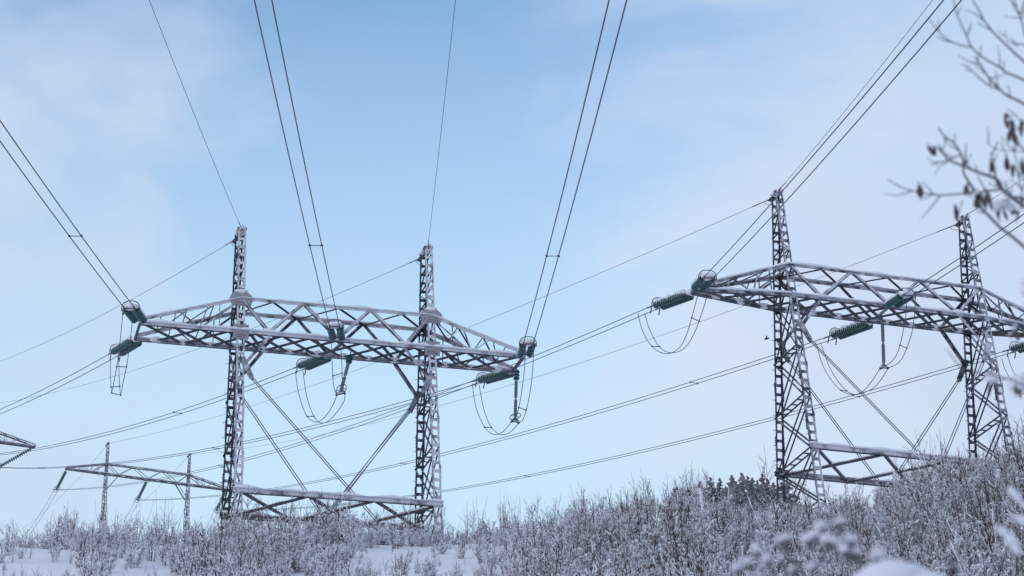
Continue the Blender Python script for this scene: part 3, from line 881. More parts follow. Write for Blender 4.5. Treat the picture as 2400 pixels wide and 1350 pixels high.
# ------------------------------------------------------------------ suspension strings and lines of the distant pylons
susp_lab = {(1, 0): 'slanting dark disc insulator hanging from the left arm tip of the small distant pylon',
            (1, 1): 'slanting dark disc insulator hanging from the middle of the small distant pylon',
            (1, 2): 'slanting dark disc insulator showing just left of the near-left pylon leg',
            (0, 2): 'steeply slanting disc insulator hanging from the arm tip at the left edge'}
dirs = {}
for ti, T in ((1, T1), (0, T0)):
    for k, x in enumerate((-8.7, 0, 8.75)):
        if (ti, k) not in susp_lab: continue
        A = T.w((x, 0, -0.05)); E = susp_bottom(T, x); d = (E-A).normalized(); L = (E-A).length
        root = empty('suspension_insulator', A, susp_lab[(ti, k)], 'insulator', 'hanging insulators of the distant pylons'); o = tuple(A)
        m = MB(); n_ = 15; st = (L-.5)/n_
        for i in range(n_): m.lathe(A+d*(.25+i*st), d, [(x_*st/.15, r_*1.15) for x_, r_ in DISC], 10)
        rims(m.build('disc_string', [GLASS, RIM_GLINT], root, o), 10)
        m = MB(); m.tube([A, A+d*.3], .03, 5); m.tube([A+d*(L-.3), A+d*L], .03, 5)
        ac = T.R @ V((1, 0, 0)); m.plate([E+V((0, 0, .2)), E-ac*.25-V((0, 0, .05)), E+ac*.25-V((0, 0, .05))], T.R @ V((0, 1, 0)), .04); m.build('yoke_plate', HARD, root, o)
        m = MB(); bk = T.R @ V((0, 1, 0))
        for sgn in (-1, 1):
            m.tube([E+V((0, 0, .1)) + bk*(sgn*.3) + ac*(.26*cos(2*pi*i/14)) + V((0, 0, .26*sin(2*pi*i/14))) for i in range(15)], .025, 5)
        m.build('grading_ring', HARD, root, o)
        # the line going on beyond the pylon, falling away to the left
        tgt = {(1, 0): (40, 1258), (1, 1): (232, 1290), (1, 2): (430, 1310), (0, 2): (-60, 1160)}[(ti, k)]
        D = at(tgt[0], tgt[1], E.y+62)
        ws = [[E+ac*s_*.2] + sag_pts(E+ac*s_*.2, D+ac*s_*.2+(D-E)*.6, 1.5, 16) for s_ in (-1, 1)]
        lab2 = {(1, 0): 'thin twin conductors falling to the snowy crest left of the small distant pylon',
                (1, 1): 'thin twin conductors falling behind the shrubs from the middle of the small distant pylon',
                (1, 2): 'thin twin conductors falling behind shrubs beside the near-left pylon leg',
                (0, 2): 'thin twin conductors falling out of the left edge'}[(ti, k)]
        bundle('twin_conductor', ws, lab2, 'twin conductors beyond the distant pylons', 0.02, [])
for xd, tgt, lab in ((-4.5, (140, 1150), 'hair-thin earth wire falling left from the left peak of the small distant pylon'),
                     (4.5, (332, 1162), 'hair-thin earth wire falling left from the right peak of the small distant pylon')):
    A = T1.w((xd, 0, 3.45)); D = at(tgt[0], tgt[1], A.y+38); m = MB(); m.tube(sag_pts(A, D+(D-A)*1.2, 1.0, 14), .011, 4, False)
    tag(m.build('earth_wire', ALU, None), lab, 'earth wire', 'earth wires')

# ------------------------------------------------------------------ shrubs


def fast_tube(vs_, fs_, pts, rr, n=3):
    k = len(vs_); m = len(pts)
    d = (pts[-1]-pts[0]).normalized(); u = d.orthogonal().normalized(); x = d.cross(u)
    cs = [(cos(2*pi*j/n), sin(2*pi*j/n)) for j in range(n)]
    for p, r_ in zip(pts, rr):
        for c_, s_ in cs: vs_.append(p+(u*c_+x*s_)*r_)
    for i in range(m-1):
        for j in range(n):
            a_ = k+i*n+j; b_ = k+i*n+(j+1) % n; fs_.append((a_, b_, b_+n, a_+n))


def oct_blob(vs_, fs_, c, rx, rz, rnd):
    k = len(vs_); a0 = rnd.random()*6
    vs_.append(c+V((0, 0, rz)))
    for j in range(5):
        a_ = a0+2*pi*j/5; g_ = 0.75+0.5*rnd.random(); vs_.append(c+V((cos(a_)*rx*g_, sin(a_)*rx*g_, (rnd.random()-.4)*rz*.5)))
    vs_.append(c-V((0, 0, rz*.6)))
    for j in range(5): fs_.append((k, k+1+j, k+1+(j+1) % 5)); fs_.append((k+6, k+1+(j+1) % 5, k+1+j))


def shrub_parts(seed, n_stems, H, lean, snow, twig=1.0, r0=0.016):
    rnd = random.Random(seed); sv, sf, nv, nf = [], [], [], []
    R = lambda a_, b_: a_+(b_-a_)*rnd.random()

    def add_snow(pts, r_, lvl):
        """snow lying on a branch: a ridge on sloping wood, lumps in the forks"""
        for p, q in zip(pts, pts[1:]):
            hgt = (p.z+q.z)/2/H
            d = (q-p); flat = sqrt(d.x**2+d.y**2)/max(d.length, 1e-6)
            pr = snow*max(0.07, 1.3-1.55*hgt)*(.30+.95*flat)
            if rnd.random() > pr: continue
            rs = r_*.5 + R(.004, .013)*(0.4+flat)
            o_ = V((R(0, .3), -R(.2, .8), 0)).normalized()*r_*.7*(1-flat) + V((0, 0, rs*.7*flat+.004))
            fast_tube(nv, nf, [p+o_, p.lerp(q, .5)+o_+V((0, 0, rs*.3)), q+o_], [rs*.6, rs*1.1, rs*.5], 4)
            if rnd.random() < .75*pr+.03: oct_blob(nv, nf, q+V((0, 0, .015)), R(.02, .09)*(1.3-hgt*.8), R(.015, .06)*(1.3-hgt*.8), rnd)

    def branch(p, d, L, r_, lvl, nseg):
        pts = [p]; d = d.normalized()
        for i in range(nseg):
            d = (d + V((R(-1, 1), R(-1, 1), R(-.2, .55)))*(.075 if lvl == 0 else .14)).normalized()
            pts.append(pts[-1]+d*(L/nseg))
        rr = [r_*(1-.75*i/nseg) for i in range(nseg+1)]
        fast_tube(sv, sf, pts, rr); add_snow(pts, r_*.7, lvl)
        if lvl >= 2: return
        nb = int((R(7, 12) if lvl == 0 else R(2, 4))*twig)
        for _ in range(nb):
            t_ = R(.1, .88); i = min(nseg-1, int(t_*nseg)); q = pts[i].lerp(pts[i+1], t_*nseg-i)
            sd_ = (pts[i+1]-pts[i]).normalized(); o_ = sd_.orthogonal(); o_.rotate(Matrix.Rotation(R(0, 2*pi), 3, sd_))
            nd = sd_ + o_*R(.3, .8) + V((0, 0, .3))
            branch(q, nd, (R(.22, .42) if lvl == 0 else R(.3, .55))*L*(1.15-.7*t_), max(.0062, r_*.5), lvl+1, 3 if lvl == 0 else 2)

    for s_ in range(n_stems):
        a_ = R(0, 2*pi); ln = R(.1, 1)*lean
        branch(V((cos(a_)*.18*R(0, 1), sin(a_)*.18*R(0, 1), -.15)), V((cos(a_)*ln, sin(a_)*ln, 1)), H*R(.45, 1.0), r0*R(.8, 1.2), 0, 6)
    return sv, sf, nv, nf


def mesh_of(name, v, f, mat):
    me = bpy.data.meshes.new(name); me.from_pydata([tuple(p) for p in v], [], f)
    for m_ in (mat if isinstance(mat, list) else [mat]): me.materials.append(m_)
    return me


specs = [  # seed, stems, height, lean, snow, twigs
    (1, 9, 2.6, .36, 1.0, .9), (2, 7, 2.9, .3, .95, .9), (3, 11, 2.2, .45, 1.0, 1.0), (4, 8, 2.4, .34, .65, .8),
    (5, 10, 1.5, .8, 1.1, 1.1), (6, 12, 1.2, .95, 1.25, 1.0), (7, 7, 3.2, .22, .5, .6), (8, 9, 1.8, .6, 1.1, 1.1),
    (9, 5, 3.5, .17, .35, .45), (10, 8, 2.0, .7, 1.25, 1.2), (11, 6, 2.7, .5, .9, 1.2), (12, 13, 1.9, .3, .8, .7), (13, 8, 2.7, .5, .95, .8, .024), (14, 6, 3.0, .35, .9, .7, .025)]
PRO = []
for sp_ in specs:
    sv, sf, nv, nf = shrub_parts(*sp_)
    PRO.append((mesh_of('shrub', sv, sf, BARK), mesh_of('snow', nv, nf, SNOW), sp_[2], (sv, sf, nv, nf)))
sv, sf, nv, nf = shrub_parts(21, 3, 4.0, .12, .25, 1.5, .022)
SAP = (mesh_of('sapling', sv, sf, BARK), mesh_of('snow', nv, nf, SNOW), 4.0, None)
sv, sf, nv, nf = shrub_parts(22, 2, 4.6, .22, .6, 1.7, .024)
SAP2 = (mesh_of('sapling', sv, sf, BARK), mesh_of('snow', nv, nf, SNOW), 4.6, None)


def put_shrub(pr_, x, y, scale, rz, label, group, name='shrub', cat='shrub'):
    o = bpy.data.objects.new(name, pr_[0]); C.objects.link(o)
    o.location = (x, y, ground_z(x, y)); o.rotation_euler = (0, 0, rz); o.scale = (scale,)*3
    tag(o, label, cat, group)
    s_ = bpy.data.objects.new('snow', pr_[1]); s_.parent = o; C.objects.link(s_)
    return o


def xat(px, Y): return at(px, 1220, Y).x


rnd = random.Random(77)
zones = [  # count, px range, Y range, prototypes, scale range, label, group
    (40, (70, 470), (78, 92), (0, 1, 3, 6, 8, 8, 11), (.5, .95), 'dark leafless shrub standing behind the smooth snow crest at lower left', 'shrubs behind the crest'),
    (17, (-10, 470), (64, 73), (3, 1, 12, 13), (.45, .68), 'thin leafless shrub growing out of the open snow slope at lower left', 'shrubs on the open snow slope'),
    (7, (110, 440), (67, 73.5), (4, 5, 9), (.5, .8), 'low shrub bowed under snow on the open slope at lower left', 'bowed shrubs on the open slope'),
    (36, (455, 870), (62, 84), (0, 3, 12, 13, 1, 10), (.55, .9), 'snow-dusted shrub around the left foot of the near-left pylon', 'shrubs round the left foot'),
    (30, (560, 1040), (73, 82), (6, 8, 8, 6, 3), (.5, .82), 'slender leafless shoots standing in front of the near-left base beam', 'shoots before the left base beam'),
    (26, (840, 1110), (75, 88), (2, 4, 5, 7, 0, 9), (.55, .9), 'snow-laden shrub around the right foot of the near-left pylon', 'shrubs round the right foot'),
    (46, (1160, 1660), (72, 80), (6, 8, 8, 6, 3, 1), (.45, .82), 'tall bare shrub on the skyline between the two near pylons', 'skyline shrubs between the pylons'),
    (26, (1240, 1720), (58, 67), (12, 13, 1, 3, 12, 9), (.7, 1.05), 'large shrub with dark stems low on the slope at bottom centre right', 'shrubs low on the slope'),
    (40, (2100, 2430), (60, 80), (1, 6, 12, 8, 13, 10, 9), (.55, .92), 'tall dense shrub below the right leg of the near-right pylon', 'tall shrubs at the right edge'),
]
for cnt, (x0, x1), (y0, y1), ids, (s0, s1), lab, grp in zones:
    for _ in range(cnt):
        Y = y0+(y1-y0)*rnd.random(); px = x0+(x1-x0)*rnd.random(); pr_ = PRO[rnd.choice(ids)]
        put_shrub(pr_, xat(px, Y), Y, s0+(s1-s0)*rnd.random(), rnd.random()*6.28, lab, grp)

put_shrub(SAP, xat(600, 84), 84, 1.22, 0.4, 'tall slender birch sapling just right of the near-left pylon left leg', None, 'birch_sapling', 'tree')
put_shrub(SAP, xat(765, 80), 80, .9, 2.0, 'slim sapling under the middle of the near-left base beam', None, 'birch_sapling', 'tree')
put_shrub(SAP2, xat(2095, 112), 112, 1.12, 1.0, 'pale drooping birch seen under the base beam of the near-right pylon', None, 'birch_sapling', 'tree')
put_shrub(SAP2, xat(1320, 77), 77, .62, 3.0, 'forked sapling on the skyline right of the near-left pylon', None, 'birch_sapling', 'tree')

# the rest of the thicket reads as one mass: scattered with geometry nodes
dens_tab = [(-100, .15), (60, .2), (120, .5), (430, .75), (480, .9), (1080, .8), (1180, .75), (1300, 1.0), (2600, 1.0)]
front_tab = [(-100, .04), (60, .04), (130, .09), (420, .11), (470, .6), (700, .65), (840, .5), (900, .2), (1120, .2), (1200, .7), (1300, 1.0), (2600, 1.0)]
rnd = random.Random(5)
pts, idx, rot, scl = [], [], [], []
for _ in range(9400):
    Y = 44+66*rnd.random(); px = -400+3400*rnd.random()
    if rnd.random() > (Y/110)**1.0: continue
    d_ = lerp_pts(front_tab if Y < 76 else dens_tab, px)
    if Y > 80: d_ *= .55
    x = xat(px, Y)
    clump = 0.5+0.9*noise.noise(V((x*.33, Y*.33, 1.7)))
    if rnd.random() > d_*min(1.1, max(.12, clump+.18)): continue
    if Y < 78:
        i = rnd.choice((4, 5, 7, 2, 2, 0, 3, 9, 11)) if px < 1200 else rnd.choice((0, 2, 3, 7, 4, 1, 6, 9, 10, 11))
        s_ = (.35+.4*rnd.random()) if px < 1200 else (.38+.34*rnd.random())*(1.2 if Y < 68 else .9)
    else:
        i = rnd.choice((0, 1, 2, 3, 6, 8, 11)); s_ = (.45+.35*rnd.random()) if px < 1150 else .32+.3*rnd.random()
    s_ *= (1+.45*smooth(2180, 2380, px))*rnd.choice((.75, .9, 1, 1, 1.1, 1.35))
    if 1690 < px < 2060 and Y > 65: s_ *= .5
    pts.append((x, Y, ground_z(x, Y))); idx.append(i); rot.append(rnd.random()*6.28); scl.append(s_)
for _ in range(420):                                  # dry stalks poking through the open snow
    Y = 56+20*rnd.random(); px = -100+1330*rnd.random(); x = xat(px, Y)
    pts.append((x, Y, ground_z(x, Y))); idx.append(rnd.choice((6, 8, 3, 8, 12))); rot.append(rnd.random()*6.28); scl.append(.10+.16*rnd.random())
protos = []
for k, (_, _, _, (sv, sf, nv, nf)) in enumerate(PRO):
    off = len(sv)
    me = mesh_of('thicket_shrub', sv+nv, sf+[tuple(i+off for i in f) for f in nf], [BARK, SNOW])
    me.polygons.foreach_set('material_index', [0]*len(sf)+[1]*len(nf))
    protos.append(bpy.data.objects.new('thicket_shrub', me))
tm = bpy.data.meshes.new('thicket'); tm.from_pydata(pts, [], [])
for nm, ty, val in (('idx', 'INT', idx), ('rot', 'FLOAT', rot), ('scl', 'FLOAT', scl)):
    a_ = tm.attributes.new(nm, ty, 'POINT'); a_.data.foreach_set('value', val)
th = bpy.data.objects.new('thicket', tm); C.objects.link(th); th['kind'] = 'stuff'
th['label'] = 'dense snow-covered thicket of bare brushwood over the slope'
gt = bpy.data.node_groups.new('scatter', 'GeometryNodeTree')
gt.interface.new_socket('Geometry', in_out='INPUT', socket_type='NodeSocketGeometry'); gt.interface.new_socket('Geometry', in_out='OUTPUT', socket_type='NodeSocketGeometry')
gi = gt.nodes.new('NodeGroupInput'); gout = gt.nodes.new('NodeGroupOutput'); g2i = gt.nodes.new('GeometryNodeGeometryToInstance')
infos = []
for p in protos:
    oi = gt.nodes.new('GeometryNodeObjectInfo'); oi.inputs['Object'].default_value = p; oi.inputs['As Instance'].default_value = True; infos.append(oi)
jn = gt.nodes.new('GeometryNodeJoinGeometry')
for oi in reversed(infos): gt.links.new(oi.outputs['Geometry'], jn.inputs[0])
iop = gt.nodes.new('GeometryNodeInstanceOnPoints'); iop.inputs['Pick Instance'].default_value = True
gt.links.new(gi.outputs[0], iop.inputs['Points']); gt.links.new(jn.outputs[0], iop.inputs['Instance'])


def attr(nm, ty):
    n_ = gt.nodes.new('GeometryNodeInputNamedAttribute'); n_.data_type = ty; n_.inputs['Name'].default_value = nm; return n_.outputs['Attribute']


gt.links.new(attr('idx', 'INT'), iop.inputs['Instance Index'])
cx = gt.nodes.new('ShaderNodeCombineXYZ'); gt.links.new(attr('rot', 'FLOAT'), cx.inputs['Z'])
gt.links.new(cx.outputs[0], iop.inputs['Rotation']); gt.links.new(attr('scl', 'FLOAT'), iop.inputs['Scale'])
gt.links.new(iop.outputs[0], gout.inputs[0])
mod = th.modifiers.new('scatter', 'NODES'); mod.node_group = gt

# ------------------------------------------------------------------ conifers on the hill behind


def conifer_proto(seed, H):
    rnd = random.Random(seed); R = lambda a_, b_: a_+(b_-a_)*rnd.random()
    tr = MB(); tr.tube([(0, 0, -.4), (R(-.05, .05), R(-.05, .05), H*.5), (0, 0, H)], [.13, .08, .015], 7)
    cv, cf, nv, nf = [], [], [], []
    z = H*.22
    while z < H:
        t_ = (z-H*.22)/(H*.78); Lm = (1.9*(1-t_)**.8+.03); jf = .12+.88*min(1, 2.6*(1-t_))
        for k in range(int(R(5, 8))):
            a_ = R(0, 6.28); L = Lm*R(.55, 1.15); nseg = 4
            p = V((0, 0, z+R(-.1, .1)))
            for i in range(nseg):
                u_ = (i+.7)/nseg; q = p+V((cos(a_)*L*u_, sin(a_)*L*u_, L*(.18*u_-.42*u_*u_)))
                for _ in range(6):                       # needle tufts
                    c = q+V((R(-.17, .17), R(-.17, .17), R(-.12, .08)))*jf; k0 = len(cv)
                    d = V((cos(a_)+R(-.8, .8), sin(a_)+R(-.8, .8), R(-.5, .5))).normalized()*R(.12, .26)*(.4+.6*jf); s_ = d.cross(V((0, 0, 1))).normalized()*R(.03, .07)
                    cv += [c-d*.5, c+s_, c+d, c-s_]; cf.append((k0, k0+1, k0+2, k0+3))
                    cv += [c-d*.5, c+V((0, 0, .05)), c+d, c-V((0, 0, .06))]; cf.append((k0+4, k0+5, k0+6, k0+7))
                for _ in range(7): oct_blob(nv, nf, q+V((R(-.2, .2), R(-.2, .2), R(-.08, .09)))*jf, R(.03, .12)*(1.05-.7*t_), R(.025, .06)*(1.05-.6*t_), rnd)
        z += R(.24, .4)*(1.15-.6*t_)
    return tr, (cv, cf), (nv, nf)


CON = []
for sd_, H in ((31, 6.5), (32, 8.0), (33, 5.5)):
    tr, c_, n_ = conifer_proto(sd_, H)
    to = tr.build('trunk', NEARBARK); me_t = to.data; bpy.data.objects.remove(to)
    CON.append((me_t, mesh_of('crown', c_[0], c_[1], NEEDLE), mesh_of('snow', n_[0], n_[1], SNOW), H))
rnd = random.Random(9)
con = [(1642, 1116, 0), (1665, 1128, 2), (1686, 1124, 1), (1714, 1114, 0), (1738, 1112, 1), (1752, 1113, 2), (1764, 1116, 0), (1787, 1116, 2), (1797, 1124, 1), (1813, 1134, 0), (1845, 1124, 2),
       (1860, 1150, 1), (1628, 1140, 2), (1700, 1140, 0), (1775, 1132, 1), (1725, 1130, 2)]
con += [(int(1570+290*rnd.random()), int(1134+34*rnd.random()), rnd.choice((0, 1, 2))) for _ in range(18)]
for px, py, k in con:
    py += int(rnd.random()*26-8); Y = 128+14*rnd.random(); p = at(px, py, Y); gz = ground_z(p.x, Y); H = CON[k][3]; s_ = (p.z-gz)/H
    r_ = empty('conifer', (p.x, Y, gz), 'snow-covered conifer in the clump on the hilltop left of the near-right pylon', 'tree', 'conifers on the hilltop')
    r_.scale = (max(.55, s_*.85), max(.55, s_*.85), s_); r_.rotation_euler = (0, 0, rnd.random()*6)
    for nm, me in (('trunk', CON[k][0]), ('crown', CON[k][1]), ('snow', CON[k][2])):
        o = bpy.data.objects.new(nm, me); o.parent = r_; C.objects.link(o)
p = at(1133, 1222, 79); gz = ground_z(p.x, 79)
r_ = empty('conifer', (p.x, 79, gz), 'little snow-laden spruce on the skyline right of the near-left pylon', 'tree'); r_.scale = (.35, .35, max(.12, (p.z-gz)/CON[2][3]))
for nm, me in (('trunk', CON[2][0]), ('crown', CON[2][1]), ('snow', CON[2][2])):
    o = bpy.data.objects.new(nm, me); o.parent = r_; C.objects.link(o)

# ------------------------------------------------------------------ marker pole, bird
rnd = random.Random(3)
p = at(1641, 1152, 66); g0 = V((p.x+.12, 66, ground_z(p.x+.12, 66)-.3))
m = MB(); m.tube([g0, p], .035, 8); mp_ = m.build('marker_pole', NEARBARK, None, tuple(g0)); mp_.location = g0
tag(mp_, 'slender pole cased in snow, standing in the thicket on the skyline', 'pole')
m = MB(); n_ = 14; m.tube([g0.lerp(p, i/n_)+V((.01*rnd.random(), -.03, 0)) for i in range(n_+1)], [.045+.02*rnd.random() for _ in range(n_+1)], 8); m.blob(p+V((-.03, -.01, .02)), (.08, .075, .11), rnd)
o = m.build('snow', SNOW, mp_, tuple(g0), smooth=True)
bp_ = at(1796, 794, 120)
m = MB(); m.blob(bp_, (.13, .06, .06), rnd, 8, 6, .05); m.blob(bp_+V((.14, 0, .03)), (.05, .045, .045), rnd, 7, 5, .03)
bird = m.build('bird', BIRD, None, tuple(bp_), smooth=True); bird.location = bp_
tag(bird, 'tiny dark bird flying left of the near-right pylon leg', 'bird')
for s_ in (-1, 1):
    m = MB(); m.plate([bp_+V((.06, s_*.04, .02)), bp_+V((.04, s_*.22, .10)), bp_+V((-.02, s_*.30, .08)), bp_+V((-.07, s_*.05, .02))], (0, 0, 1), .012); m.build('wing', BIRD, bird, tuple(bp_))

# ------------------------------------------------------------------ near tree reaching in from the right
rnd = random.Random(42); YN = 7.2
TB = V((2.75, YN+.3, ground_z(2.75, YN+.3)-.2))
tree = empty('bare_tree', TB, 'blurred bare tree at the right edge, thin branches with a few withered leaves', 'tree'); o_ = tuple(TB)
trunk = MB(); tp = [TB, TB+V((.02, 0, 2)), TB+V((-.03, .03, 4.2)), TB+V((.03, 0, 6.0)), TB+V((-.05, 0, 7.6))]
trunk.tube(tp, [.10, .085, .065, .045, .02], 9); trunk.build('trunk', NEARBARK, tree, o_, smooth=True)
lines = [  # px polylines from the frame edge inwards: thickness, points, depth offset
    (.0075, [(2470, 235), (2400, 188), (2360, 171), (2344, 158), (2312, 140), (2278, 112), (2266, 85), (2251, 53), (2241, 27), (2233, -10)], 0.0),
    (.005, [(2278, 112), (2234, 100), (2205, 80), (2186, 55), (2173, 41)], 0.0), (.004, [(2344, 158), (2342, 130), (2340, 106)], .05),
    (.0075, [(2470, 200), (2400, 144), (2358, 105), (2330, 78), (2308, 50), (2296, 28), (2280, 0), (2272, -20)], .15), (.005, [(2308, 50), (2285, 32), (2264, 23)], .15),
    (.009, [(2480, 290), (2390, 238), (2364, 226), (2346, 212), (2317, 181), (2300, 155), (2284, 132)], -.2), (.006, [(2346, 212), (2312, 196), (2284, 172), (2269, 155)], -.2),
    (.005, [(2300, 151), (2271, 144), (2246, 130)], -.2), (.004, [(2320, 183), (2345, 178), (2360, 172)], -.2),
    (.006, [(2480, 150), (2410, 95), (2397, 60), (2390, 36), (2378, 0), (2370, -20)], .3), (.004, [(2391, 42), (2370, 40), (2352, 39)], .3), (.005, [(2420, 110), (2395, 104), (2370, 100), (2360, 92), (2356, 70)], .25),
    (.004, [(2356, 84), (2345, 78), (2340, 70)], .25), (.004, [(2400, 30), (2425, 10), (2440, -15)], .3),
    (.013, [(2500, 560), (2430, 505), (2364, 458), (2350, 444), (2336, 420), (2293, 404), (2258, 389), (2222, 373), (2199, 340)], -.1),
    (.010, [(2470, 640), (2379, 560), (2345, 534), (2317, 505), (2296, 484), (2286, 453), (2270, 425), (2258, 404), (2258, 382), (2249, 354), (2232, 332), (2215, 321), (2199, 299)], .1),
    (.007, [(2350, 444), (2318, 447), (2286, 451), (2232, 456), (2194, 457), (2146, 449), (2108, 437), (2080, 420)], .1),
    (.005, [(2189, 456), (2175, 440), (2161, 427)], .1), (.005, [(2203, 460), (2180, 489), (2158, 513)], .1), (.004, [(2135, 449), (2100, 458), (2072, 452)], .1),
    (.008, [(2350, 444), (2336, 430), (2331, 392), (2322, 358)], -.1), (.007, [(2470, 420), (2400, 351), (2381, 330), (2369, 311)], -.15),
    (.004, [(2420, 362), (2398, 356), (2341, 351), (2312, 334)], -.15), (.005, [(2249, 363), (2217, 377), (2187, 380), (2174, 369)], .05), (.004, [(2222, 379), (2200, 392), (2192, 412)], .05),
    (.010, [(2500, 500), (2400, 466), (2370, 460), (2352, 446)], -.1), (.006, [(2262, 389), (2263, 360), (2264, 336)], 0), (.005, [(2310, 447), (2296, 420), (2290, 410)], .05),
    (.006, [(2480, 470), (2410, 430), (2395, 400), (2380, 370), (2376, 340)], -.2), (.005, [(2380, 520), (2396, 470), (2390, 430), (2385, 410)], -.1),
    (.004, [(2345, 520), (2330, 490), (2316, 470)], 0), (.004, [(2256, 470), (2250, 490), (2247, 505)], .1),
    (.005, [(2430, 760), (2400, 752), (2384, 750), (2372, 760)], -.3), (.006, [(2470, 900), (2410, 905), (2370, 890), (2330, 880), (2318, 870)], -.3), (.004, [(2250, 860), (2230, 835), (2215, 815)], 0), (.005, [(2330, 880), (2290, 872), (2250, 860)], -.15),
    (.006, [(2480, 350), (2430, 305), (2400, 290), (2380, 268)], .2)]
for th_, pl, dz in lines:
    P = px_curve(pl, YN+dz, YN+dz*.6); n_ = len(P)
    m = MB(); m.tube(P, [th_*.62*(1-.55*i/(n_-1)) for i in range(n_)], 6)
    for _ in range(0 if len(pl) < 4 else rnd.randint(2, 4)):            # fine side shoots
        i = rnd.randint(n_//5, n_-2); t_ = (P[i+1]-P[i]).normalized(); q = P[i]
        a_ = rnd.choice((-1, 1))*(.5+.5*rnd.random()); dv = V((t_.x*cos(a_)-t_.z*sin(a_), t_.y+.3*(rnd.random()-.5), t_.x*sin(a_)+t_.z*cos(a_)+.25)).normalized()
        ln = .035+.06*rnd.random(); q2 = q+dv*ln*.5; q3 = q2+(dv+V((.2*(rnd.random()-.5), 0, .35))).normalized()*ln*.5
        m.tube([q, q2, q3], [.0026, .0022, .0014], 5)
        if rnd.random() < .3: m.blob(q3, (.003, .003, .006), rnd, 6, 4)
    m.build('branch', NEARBARK, tree, o_, smooth=True)
# boughs outside the frame that carry the visible branches
for (x, y, dz), z in zip([(2470, 235, 0), (2480, 290, -.2), (2470, 640, .1), (2500, 560, -.1), (2480, 150, .3), (2470, 420, -.15), (2480, 470, -.2), (2470, 900, -.3)], (5.6, 5.0, 3.9, 4.3, 6.0, 4.8, 4.6, 3.2)):
    m = MB(); q = at(x, y, YN+dz); m.tube([TB+V((0, 0, z)), (TB+V((0, 0, z))).lerp(q, .5)+V((0, 0, .12)), q], [.035, .024, .012], 7); m.build('bough', NEARBARK, tree, o_, smooth=True)
lf = [(2175, 348, 1.0), (2188, 352, .7), (2152, 442, 1.2), (2264, 448, .9), (2292, 462, 1.3), (2313, 466, 1.4), (2360, 285, 1.6), (2370, 308, 1.5), (2366, 322, 1.0), (2378, 322, .8), (2322, 388, 1.0), (2357, 378, 1.2), (2377, 400, 1.0), (2240, 495, 1.0),
      (2290, 478, 1.0), (2346, 500, 1.1), (2374, 497, 1.0), (2395, 385, 1.3), (2376, 782, 1.1), (2398, 300, 1.2), (2271, 438, .8), (2384, 905, 1.4), (2325, 905, 1.2), (2397, 400, 1.0)]
for x, y, s_ in lf:
    c = at(x, y, YN+.3*(rnd.random()-.5)); m = MB(); a_ = rnd.random()*6
    for k in range(2):                                # a curled, hanging leaf
        w_ = .0092*s_*(.7+.6*rnd.random()); h_ = .029*s_*(.7+.6*rnd.random()); ax = V((cos(a_+k*1.9), sin(a_+k*1.9), 0)); n_ = V((-ax.y, ax.x, 0)); o2 = V((.006*k, 0, -.006*k)); rows = []
        k0 = len(m.v)
        for i in range(6):
            t_ = i/5; ww = w_*sin(pi*min(.97, t_*.86+.07))
            for sx in (-1, 0, 1): m.v.append(c+o2+ax*(sx*ww)+n_*(abs(sx)*ww*.7+.012*s_*t_*t_)+V((0, 0, h_*(.9-1.9*t_))))
        for i in range(5):
            for j in range(2): q = k0+i*3+j; m.f.append((q, q+1, q+4, q+3))
    m.build('leaf', LEAF, tree, o_, smooth=True)
m = MB()
for x, y, rx, rz in [(2352, 478, 22, 12), (2335, 486, 14, 9), (2370, 486, 12, 10), (2175, 340, 7, 4), (2290, 451, 9, 5), (2322, 374, 6, 4), (2382, 900, 24, 20), (2325, 885, 18, 15), (2400, 885, 18, 12), (2398, 676, 10, 22), (2264, 436, 6, 4), (2366, 280, 8, 5), (2398, 470, 10, 6), (2310, 455, 7, 4), (2376, 768, 8, 5)]:
    k = YN/4680.0; m.blob(at(x, y, YN-.02), (rx*k, rx*k*.8, rz*k), rnd, 9, 6)
m.build('snow', SNOW, tree, o_, smooth=True)

# ------------------------------------------------------------------ near snow-capped seed heads at the bottom right
YP = 4.5; kp = YP/4680.0
root_b = at(2130, 1500, YP); PB = V((root_b.x, YP, ground_z(root_b.x, YP)-.1))
plant = empty('withered_plant', PB, 'blurred withered plant at bottom right, arching stem with snow-capped seed heads', 'plant'); o_ = tuple(PB)
stem = px_curve([(2130, 1500), (2075, 1390), (2052, 1350), (2045, 1340), (2027, 1322), (2000, 1303), (1976, 1288), (1950, 1280), (1925, 1268), (1905, 1262)], YP, YP)
m = MB(); m.tube([PB, PB.lerp(stem[0], .5)+V((.05, 0, 0))]+stem, [.012, .010]+[.0075-.004*i/len(stem) for i in range(len(stem))], 7); m.build('stem', NEARBARK, plant, o_, smooth=True)
heads = [(1922, 1232, 17, 12), (1966, 1222, 13, 10), (1832, 1264, 18, 10), (1845, 1258, 15, 8), (1770, 1286, 11, 13), (1752, 1314, 12, 10), (1797, 1306, 11, 12), (1829, 1306, 10, 8), (1893, 1260, 17, 12), (1912, 1248, 13, 10), (1941, 1262, 19, 13), (1960, 1272, 14, 10), (1991, 1262, 20, 13),
         (1977, 1285, 15, 11), (2001, 1290, 17, 12), (1728, 1328, 15, 12), (1858, 1334, 12, 9), (1903, 1326, 13, 10), (2055, 1300, 22, 17), (1990, 1294, 12, 8)]
